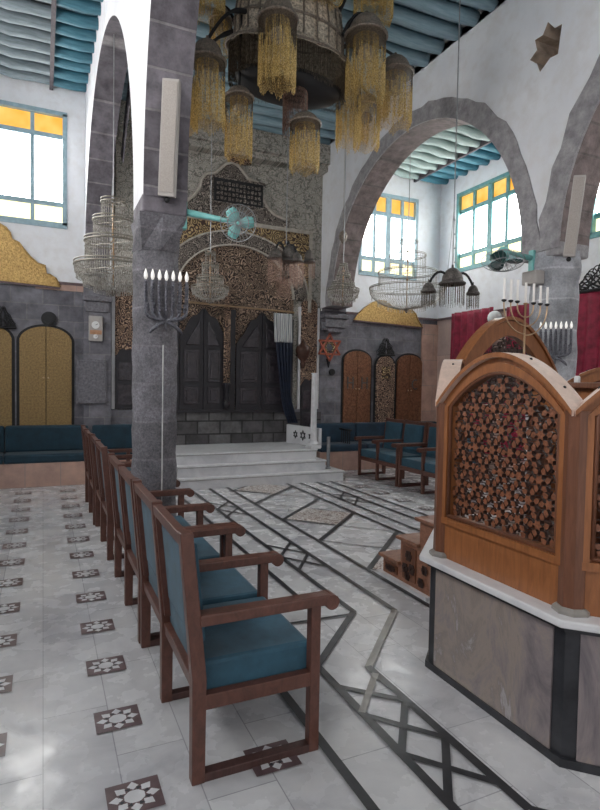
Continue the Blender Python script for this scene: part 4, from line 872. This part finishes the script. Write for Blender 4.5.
# ================================================================== FANS
def fan(label, wallp, hub, r, face_d, blade, nb=3, cage_mat='wire_grey', arm_mat='turquoise', cr=None):
    t_ = thing('wall_fan', label, 'fan', wallp); wallp, hub = Vector(wallp), Vector(hub); fd = Vector(face_d).normalized(); e1 = fd.orthogonal().normalized(); e2 = fd.cross(e1)
    back = hub-fd*r*.55
    d_ = (back-wallp); 
    bm = BM(); u1 = wallp+Vector((0,0,.045)); tube(bm, [wallp+Vector((0,0,.03)), wallp.lerp(back, .6)+Vector((0,0,.012)), back], [.030, .022, .018], 8); obj('arm', bm, arm_mat, t_, smooth=True)
    bm = BM(); box(bm, wallp.x-.015, wallp.x+.03, wallp.y-.03, wallp.y+.03, wallp.z-.11, wallp.z+.11); obj('wall_plate', bm, arm_mat, t_, bevel=.008)
    bm = BM(); tube(bm, [back-fd*r*.12, back+fd*r*.0, hub-fd*r*.18], [r*.22, r*.30, r*.24], 16); obj('motor_housing', bm, arm_mat, t_, smooth=True)
    cg = BM(); nseg = 26
    for k in range(nseg):
        a_ = 2*PI*k/nseg; dr_ = e1*math.cos(a_)+e2*math.sin(a_)
        tube(cg, [hub+fd*r*.22+dr_*r*.12, hub+fd*r*.20+dr_*r*.6, hub+dr_*r, hub-fd*r*.22+dr_*r*.6, hub-fd*r*.24+dr_*r*.2], .0022, 4)
    for rr, dd in ((1, 0), (.6, .2), (.6, -.22), (.12, .22)):
        tube(cg, [hub+fd*r*dd+(e1*math.cos(a_)+e2*math.sin(a_))*r*rr for a_ in [2*PI*k/30 for k in range(31)]], .0035, 4)
    obj('wire_guard', cg, cage_mat, t_)
    for k in range(nb):
        a0 = 2*PI*k/nb+.4; bm = BM(); A = []
        for i in range(7):
            tt = i/6; R_ = r*(.14+.76*tt); wd = r*(.16+.34*math.sin(tt*PI*.8)); row = []
            for s in (-1, 0, 1):
                ang = a0+s*wd/R_*.7; row.append(bm.verts.new(hub+(e1*math.cos(ang)+e2*math.sin(ang))*R_+fd*(s*.06*r)))
            A.append(row)
        for x, y in zip(A, A[1:]):
            for q in range(2): face(bm, [x[q], x[q+1], y[q+1], y[q]])
        o = obj('blade', bm, blade, t_, smooth=True); md = o.modifiers.new('s', 'SOLIDIFY'); md.thickness = .004
    bm = BM(); tube(bm, [hub-fd*.02, hub+fd*.03], [r*.14, r*.10], 14); obj('hub_cap', bm, blade, t_, smooth=True)
wp = onY(191, 218, 4.42); hb = onY(237, 224, 4.15)
fan('turquoise wall fan mounted on the dark left column', (1.0, 4.45, wp.z+.02), (hb.x, 4.12, hb.z), .135, (-.35,-.85,-.25), 'turquoise')
wp = onX(534, 262, 4.36); hb = onX(503, 263, 4.05)
fan('turquoise wall fan with dark green blades on the pale right pier', (4.46, 4.20, wp.z+.04), (hb.x, hb.y, hb.z+.02), .20, (-.25,-.25,-1), 'dark_green_blade')
j_ = onX(531, 268, 4.42); bm = BM(); box(bm, 4.36, 4.48, j_.y-.12, j_.y+.06, j_.z-.17, j_.z-.04); tag(obj('junction_box', bm, 'cream_plastic', bevel=.01), 'small grey box fixed beneath the fan on the pale pier', 'box')
# ================================================================== CHANDELIERS
def strands(bm, pts, zt_f, zb_f, r, seg=3, nb=10, mi=0):
    """vertical bead strands: pts list of (x, y)"""
    for i, (x, y) in enumerate(pts):
        zt, zb = zt_f(i), zb_f(i)
        rows = []
        for k in range(nb+1): rows.append(((x+random.uniform(-1, 1)*r*.4, y+random.uniform(-1, 1)*r*.4, zt+(zb-zt)*k/nb), r*(1.15 if k % 2 else .55)))
        tube(bm, [p for p, _ in rows], [q for _, q in rows], seg, mi)
def circ(c, r, n_, ph=0, sq=1): return [(c[0]+r*math.cos(2*PI*k/n_+ph), c[1]+r*sq*math.sin(2*PI*k/n_+ph)) for k in range(n_)]
def dome_lamp(par, c, r, ztop, zrim, zbot, mat='bead_gold', globe=True, n_=None, cap_mat='old_brass'):
    """dome cap with rim ring, jagged bead fringe, glass globe"""
    ztop = zrim+(ztop-zrim)*1.4; hcap = (ztop-zrim)
    bm = BM(); prof = [(r*1.0, zrim-.012), (r*1.06, zrim-.006), (r*1.06, zrim+.008), (r*.96, zrim+.016), (r*.9, zrim+.022)]+[(r*.84*math.cos(PI/2*k/7), zrim+.016+(hcap-.016)*math.sin(PI/2*k/7)) for k in range(7)]+[(r*.10, ztop), (r*.08, ztop+.03)]
    lathe(bm, prof, (c[0], c[1], 0), 24); cp = obj('lamp_cap', bm, cap_mat, par, smooth=True)
    n_ = n_ or max(22, int(2*PI*r/.0115)); bm = BM(); P = circ(c, r*.95, n_); Z = zrim-.01; Lf = Z-zbot
    def zb(i): a_ = 2*PI*i/n_; return zbot+Lf*(.10*abs(math.sin(a_*3))+.06*random.random())
    if mat == 'bead_gold':
        sp2 = [Z-Lf*random.uniform(.15, .5) for _ in range(n_)]
        strands(bm, P, lambda i: Z, lambda i: sp2[i], .0022, 3, max(4, int(Lf*.35/.014)), 1); strands(bm, P, lambda i: sp2[i], zb, .0032, 3, max(6, int(Lf*.65/.014)))  # upper strands darkened to paint in the dim interior seen through them
    else: strands(bm, P, lambda i: Z, zb, .0030, 3, max(6, int(Lf/.014)))
    P2 = circ(c, r*.6, n_//2, .1); strands(bm, P2, lambda i: Z, lambda i: zb(i*2)+Lf*.1, .0030, 3, max(6, int(Lf/.016)))
    fr = obj('bead_fringe', bm, [mat, 'bead_dark'], cp); fr['kind'] = 'stuff'
    if globe: bm = BM(); ball(bm, (c[0], c[1], zrim-r*.75), r*.42, 14); obj('glass_globe', bm, 'globe_glass', cp, smooth=True)
    return cp
# ---- great central chandelier
yc = 5.2; cc = onY(290, 60, yc); X0 = cc.x; k_ = (onY(291, 60, yc)-onY(290, 60, yc)).length
Zp = lambda py: onY(290, py, yc).z
ch = thing('great_chandelier', 'huge brass chandelier with fringed drum and many gold-beaded dome lamps', 'chandelier', (X0, yc, Zp(115)))
R0 = 57*k_; SQ = .55
# drum: scalloped pierced bands
bm = BM(); nS = 48
def drum(bm, rows, lobes=12, amp=.05):
    rings = []
    for r, z in rows: rings.append([bm.verts.new((X0+r*(1+amp*abs(math.cos(lobes/2*2*PI*k/96)))*math.cos(2*PI*k/96), yc+r*(1+amp*abs(math.cos(lobes/2*2*PI*k/96)))*SQ*math.sin(2*PI*k/96), z)) for k in range(96)])
    for a_, b_ in zip(rings, rings[1:]):
        for k in range(96): face(bm, [a_[k], a_[(k+1)%96], b_[(k+1)%96], b_[k]])
drum(bm, [(R0*.99, Zp(60)), (R0*.99, Zp(56)), (R0*.86, Zp(50)), (R0*.84, Zp(32)), (R0*.86, Zp(30)), (R0*.84, Zp(28)), (R0*.80, Zp(10)), (R0*.82, Zp(8)), (R0*.80, Zp(5)), (R0*.6, Zp(0))]); obj('pierced_drum', bm, 'pierced_brass', ch, smooth=False)
for py, rr in ((58, .995), (31, .86), (8, .83)):
    bm = BM(); tube(bm, [(X0+R0*rr*1.03*math.cos(2*PI*k/60), yc+SQ*R0*rr*1.03*math.sin(2*PI*k/60), Zp(py)) for k in range(61)], .013, 8); obj('rim_band', bm, 'old_brass', ch, smooth=True)
bm = BM()
for k in range(24):
    a_ = 2*PI*k/24; tube(bm, [(X0+R0*rr*1.04*math.cos(a_), yc+SQ*R0*rr*1.04*math.sin(a_), Zp(py)) for py, rr in ((56, .93), (50, .87), (30, .87), (8, .82))], .009, 5)
obj('drum_ribs', bm, 'old_brass', ch, smooth=True)
n_ = 230; bm = BM(); strands(bm, circ((X0, yc), R0*.985, n_, 0, SQ), lambda i: Zp(60), lambda i: Zp(60)-(.25+.06*abs(math.sin(i*2*PI/n_*4))+.03*random.random()), .0035, 3, 14)
strands(bm, circ((X0, yc), R0*.93, 150, 0, SQ), lambda i: Zp(60), lambda i: Zp(60)-(.24+.04*random.random()), .0035, 3, 10); f_ = obj('drum_fringe', bm, 'bead_dark', ch); f_['kind'] = 'stuff'
bm = BM(); lathe(bm, [(R0*.88, Zp(84)), (R0*.86, Zp(89)), (R0*.76, Zp(94)), (R0*.55, Zp(98)), (R0*.3, Zp(100)), (.03, Zp(101))], (X0, yc, 0), 40, sq=SQ); obj('dark_dish', bm, 'black_iron', ch, smooth=True)
bm = BM(); P = circ((X0+.02, yc-.1), .12, 60); strands(bm, P, lambda i: Zp(96), lambda i: Zp(134)-.05*random.random(), .0035, 3, 16); f_ = obj('centre_tassel', bm, 'bead_rose', ch); f_['kind'] = 'stuff'
# crown of small rose glass tassels
for k in range(7):
    a_ = 2*PI*k/7+.3; c_ = (X0+R0*.55*math.cos(a_), yc+R0*.55*math.sin(a_)); dome_lamp(ch, c_, .10, Zp(-28), Zp(-22), Zp(8), 'bead_rose', globe=False, n_=36)
bm = BM(); tube(bm, [(X0, yc, Zp(5)), (X0, yc, CN)], .03, 10); obj('suspension_rod', bm, 'old_brass', ch)
lamps = [  # px, top, rim, bottom, width, depth offset
    (277.7, 3, 20, 93, 36, -.52), (207, 46, 62, 131, 36, -.22), (221, 11, 22, 58, 22, .45), (187, 80, 88, 134, 22, .35),
    (366, 21, 37, 105, 35, -.30), (395, 61, 74, 130, 30, .05), (367, 98, 108, 152, 23, .55), (239, 90, 98, 163, 27, -.05),
    (305, 116, 124, 174, 28, -.20), (349, 72, 80, 152, 22, .20), (209, -40, -28, 20, 32, .05), (374, -38, -26, 23, 34, .1), (325, -45, -30, 2, 34, -.4)]
for px_, tp_, rm, bt_, w_, dy in lamps:
    yy = yc+dy; p = onY(px_, rm, yy); kk = (onY(px_+1, rm, yy)-p).length; c_ = (p.x, yy)
    cp = dome_lamp(ch, c_, w_/2*kk, onY(px_, tp_, yy).z, p.z, onY(px_, bt_, yy).z, 'bead_gold', n_=None)
    # arm from the drum
    dv_ = Vector((c_[0]-X0, c_[1]-yc, 0)); L_ = dv_.length; dv_.normalize(); zt = onY(px_, tp_, yy).z
    if L_ > R0*.75:
        s0 = Vector((X0, yc, 0))+dv_*R0*.83; z0 = Zp(34) if tp_ > -10 else Zp(2)
        pts = [(s0.x, s0.y, z0)]; e_ = Vector((c_[0], c_[1], 0))
        for q in range(1, 9):
            f = q/8; p_ = s0.lerp(e_, f); pts.append((p_.x, p_.y, z0+(zt+.05-z0)*f+.10*math.sin(PI*f)))
        pts.append((c_[0], c_[1], zt+.01)); bm = BM(); tube(bm, pts, [.024]*3+[.015]*(len(pts)-3), 8); ar = obj('arm', bm, 'black_iron', cp, smooth=True)
    else:
        bm = BM(); tube(bm, [(c_[0], c_[1], zt), (c_[0], c_[1], max(zt+.04, Zp(100)))], .008, 6); obj('hanger', bm, 'old_brass', cp)
# ---- crystal chandeliers
def crystal(label, x, y, lv, zbot, zceil, n_=70, sr=.004, bowl=True, swag=False):
    """lv: (z, radius) of the rings from the widest up"""
    r, zring, ztop = lv[0][1], lv[0][0], lv[-1][0]
    t_ = thing('crystal_chandelier', label, 'chandelier', (x, y, zbot))
    for i, (z, rr) in enumerate(lv):
        bm = BM(); tube(bm, [(x+rr*math.cos(2*PI*k/40), y+rr*math.sin(2*PI*k/40), z) for k in range(41)], sr*2.0, 6); tube(bm, [(x+rr*math.cos(2*PI*k/40), y+rr*math.sin(2*PI*k/40), z+sr*6) for k in range(41)], sr*1.4, 6); rg = obj('ring', bm, 'crystal_rim', t_, smooth=True)
        nn = max(12, int(n_*rr/r)); zl = lv[i-1][0] if i else z-(lv[1][0]-z)*.35
        bm = BM()
        if swag and i:
            for j in range(nn):
                a_ = 2*PI*j/nn; r0, z0 = lv[i-1][1], lv[i-1][0]; pts = []
                for q in range(7): f = q/6; R_ = r0*(1-f)**1.3+rr*(1-(1-f)**1.3); pts.append((x+R_*math.cos(a_), y+R_*math.sin(a_), z0+(z-z0)*f))
                tube(bm, pts, [sr*(1.2 if q % 2 else .6) for q in range(7)], 3)
        else: strands(bm, circ((x, y), rr*.98, nn), lambda i_: z, lambda i_: z+(zl-z)*(.88+.12*random.random()), sr, 3, max(6, int(abs(zl-z)/.022)))
        s_ = obj('crystal_strands', bm, 'crystal', rg); s_['kind'] = 'stuff'
        bm = BM()
        for q in range(4): a_ = PI*q/4; tube(bm, [(x+rr*math.cos(a_), y+rr*math.sin(a_), z), (x-rr*math.cos(a_), y-rr*math.sin(a_), z)], sr*.8, 4)
        obj('ring_spokes', bm, 'crystal_rim', rg)
    if bowl:
        bm = BM(); H = zring-zbot
        for j in range(n_):
            a_ = 2*PI*j/n_; pts = [(x+r*math.cos(q*PI/2/9)*math.cos(a_), y+r*math.cos(q*PI/2/9)*math.sin(a_), zring-H*math.sin(q*PI/2/9)) for q in range(10)]; tube(bm, pts, [sr*(1.2 if q % 2 else .6) for q in range(10)], 3)
        for q in (2, 4, 6, 8):
            R_ = r*math.cos(q*PI/2/9); Zq = zring-H*math.sin(q*PI/2/9); strands(bm, circ((x, y), R_, max(8, int(n_*R_/r))), lambda i_: Zq, lambda i_: Zq-H*.22, sr*1.1, 3, 3)
        s_ = obj('crystal_bowl', bm, 'crystal', t_); s_['kind'] = 'stuff'
        bm = BM(); lathe(bm, [(.008, -.06), (.03, -.03), (.045, 0), (.02, .03)], (x, y, zbot), 12); obj('finial', bm, 'old_brass', t_, smooth=True)
    bm = BM(); tube(bm, [(x, y, zbot+.03), (x, y, ztop)], sr*2, 6)
    for q in range(4): lathe(bm, [(.005, -.02), (.022, 0), (.005, .02)], (x, y, zring+(ztop-zring)*(.2+.2*q)), 10)
    obj('stem', bm, 'brass', t_, smooth=True)
    bm = BM(); tube(bm, [(x, y, ztop), (x, y, zceil)], .006, 5); obj('suspension_wire', bm, 'wire_grey', t_)
    return t_
def lvs(u, y, rows):
    out = []
    for py, rp in rows: a_ = onY(u, py, y); out.append((a_.z, rp*(onY(u+1, py, y)-a_).length))
    return out
p = onY(113, 268, 6.75)
crystal('large tiered crystal chandelier hanging in the left arch by the dark column', p.x, 6.75, lvs(113, 6.75, ((267,38), (243,28), (222,20), (203,12))), onY(113, 291, 6.75).z, 5.38, 96, .0058)
p = onY(407, 291, 7.0)
crystal('large tiered crystal chandelier hanging before the right back window', p.x, 7.0, lvs(407, 7.0, ((289,31), (273,24), (256,15), (242,8))), onY(407, 309, 7.0).z, CR, 74, .0032)
p = onY(343, 291, 7.4)
crystal('small crystal chandelier in front of the right arch haunch', p.x, 7.4, lvs(343, 7.4, ((291,14), (285,10), (276,6), (266,3.5))), onY(343, 303, 7.4).z, CN, 40, .0052, swag=True)
p = onY(210, 291, 7.8)
crystal('small crystal chandelier hanging before the arch of the ark', p.x, 7.8, lvs(210, 7.8, ((289,18), (279,13), (266,8), (254,5))), onY(210, 300, 7.8).z, CN, 44, .005)
# ---- mosque-style lamps
def lamp_group(label, u, rim_v, y, pots, zceil, mat='bead_dark', chain=True, glob=False):
    p = onY(u, rim_v, y); kk = (onY(u+1, rim_v, y)-p).length; t_ = thing('dome_lamp_chandelier', label, 'chandelier', (p.x, y, p.z-.1)); top = p.z
    for du, dtop, drim, dbot, w_, dy in pots:
        c_ = (p.x+du*kk, y+dy); Z = lambda v: p.z-(v)*kk
        cp = dome_lamp(t_, c_, w_/2*kk, Z(dtop), Z(drim), Z(dbot), mat, globe=glob, cap_mat='dark_brass', n_=max(18, int(w_*1.6)))
        if du or dy:
            e_ = Vector((c_[0], c_[1], Z(dtop))); s0 = Vector((p.x, y, Z(-3))); pts = [s0.lerp(e_, f)+Vector((0,0,.9*kk*12*math.sin(PI*f)**.8*1.0)) for f in [q/8 for q in range(9)]]
            bm = BM(); tube(bm, pts, 1.0*kk, 6); obj('arm', bm, 'black_iron', cp, smooth=True)
        else: top = Z(dtop)
    bm = BM(); tube(bm, [(p.x, y, top-.01), (p.x, y, zceil)], .007, 6)
    if chain:
        for s in (-1, 1): tube(bm, [(p.x+s*5*kk, y, top-.02), (p.x+s*4*kk*.7, y, top+20*kk), (p.x, y, top+52*kk)], .003, 5)
        for q in range(4): ball(bm, (p.x+(2-q*.4)*kk, y, top+(8+11*q)*kk), .010, 6)
    obj('suspension_chain', bm, 'wire_grey', t_)
    return t_
lamp_group('brass dome-lamp chandelier on a long chain left of the right-hand fan', 452, 290, 4.7, [(0, -14, -5, 14, 20, 0), (-20, -3, 2, 15, 11, .05), (18, -3, 2, 15, 10, -.05)], CN)
lamp_group('rose-beaded dome lamp cluster hanging right of centre before the ark', 286, 262, 7.7, [(3, -12, -1, 26, 17, 0), (-12, -8, -2, 24, 13, -.05), (1, 8, 12, 34, 13, .12), (8, -6, 0, 24, 12, -.1)], CN, 'bead_rose', chain=False)
lamp_group('single small dome lamp with rose beads right of the ark cluster', 309, 262, 8.0, [(0, -8, 0, 16, 11, 0)], 3.55, 'bead_rose', chain=False)
p = onY(309, 250, 8.0); q = onY(297, 250, 7.75); bm = BM(); tube(bm, [Vector((p.x, 8, 3.54)), Vector((p.x-.05, 8.3, 3.62)), Vector((p.x-.05, 8.97, 3.5))], .008, 6); tag(obj('lamp_bracket', bm, 'black_iron'), 'thin curved bracket carrying the single rose-beaded lamp', 'bracket')
p = onY(343, 232, 7.5)
bm = BM(); lathe(bm, [(.004, .16), (.05, .12), (.07, .06), (.055, .0), (.03, -.03), (.01, -.06)], (onY(343, 240, 7.9).x, 7.9, onY(343, 240, 7.9).z), 14); c_ = onY(343, 240, 7.9)
tube(bm, [(c_.x, 7.9, c_.z+.16), (c_.x, 7.9, CN)], .003, 5); tag(obj('hanging_oil_lamp', bm, 'old_brass'), 'tiny brass hanging lamp above the small crystal chandelier', 'lamp')
# ================================================================== LIGHT
sc = bpy.context.scene; w = bpy.data.worlds.new('world'); sc.world = w; w.use_nodes = True
bg = w.node_tree.nodes['Background']; bg.inputs[0].default_value = (1,.985,.975,1); bg.inputs[1].default_value = .72
sc.view_settings.view_transform = 'Standard'; sc.view_settings.look = 'None'; sc.view_settings.gamma = 1; sc.view_settings.exposure = 0.14; sc.view_settings.use_curve_mapping = False
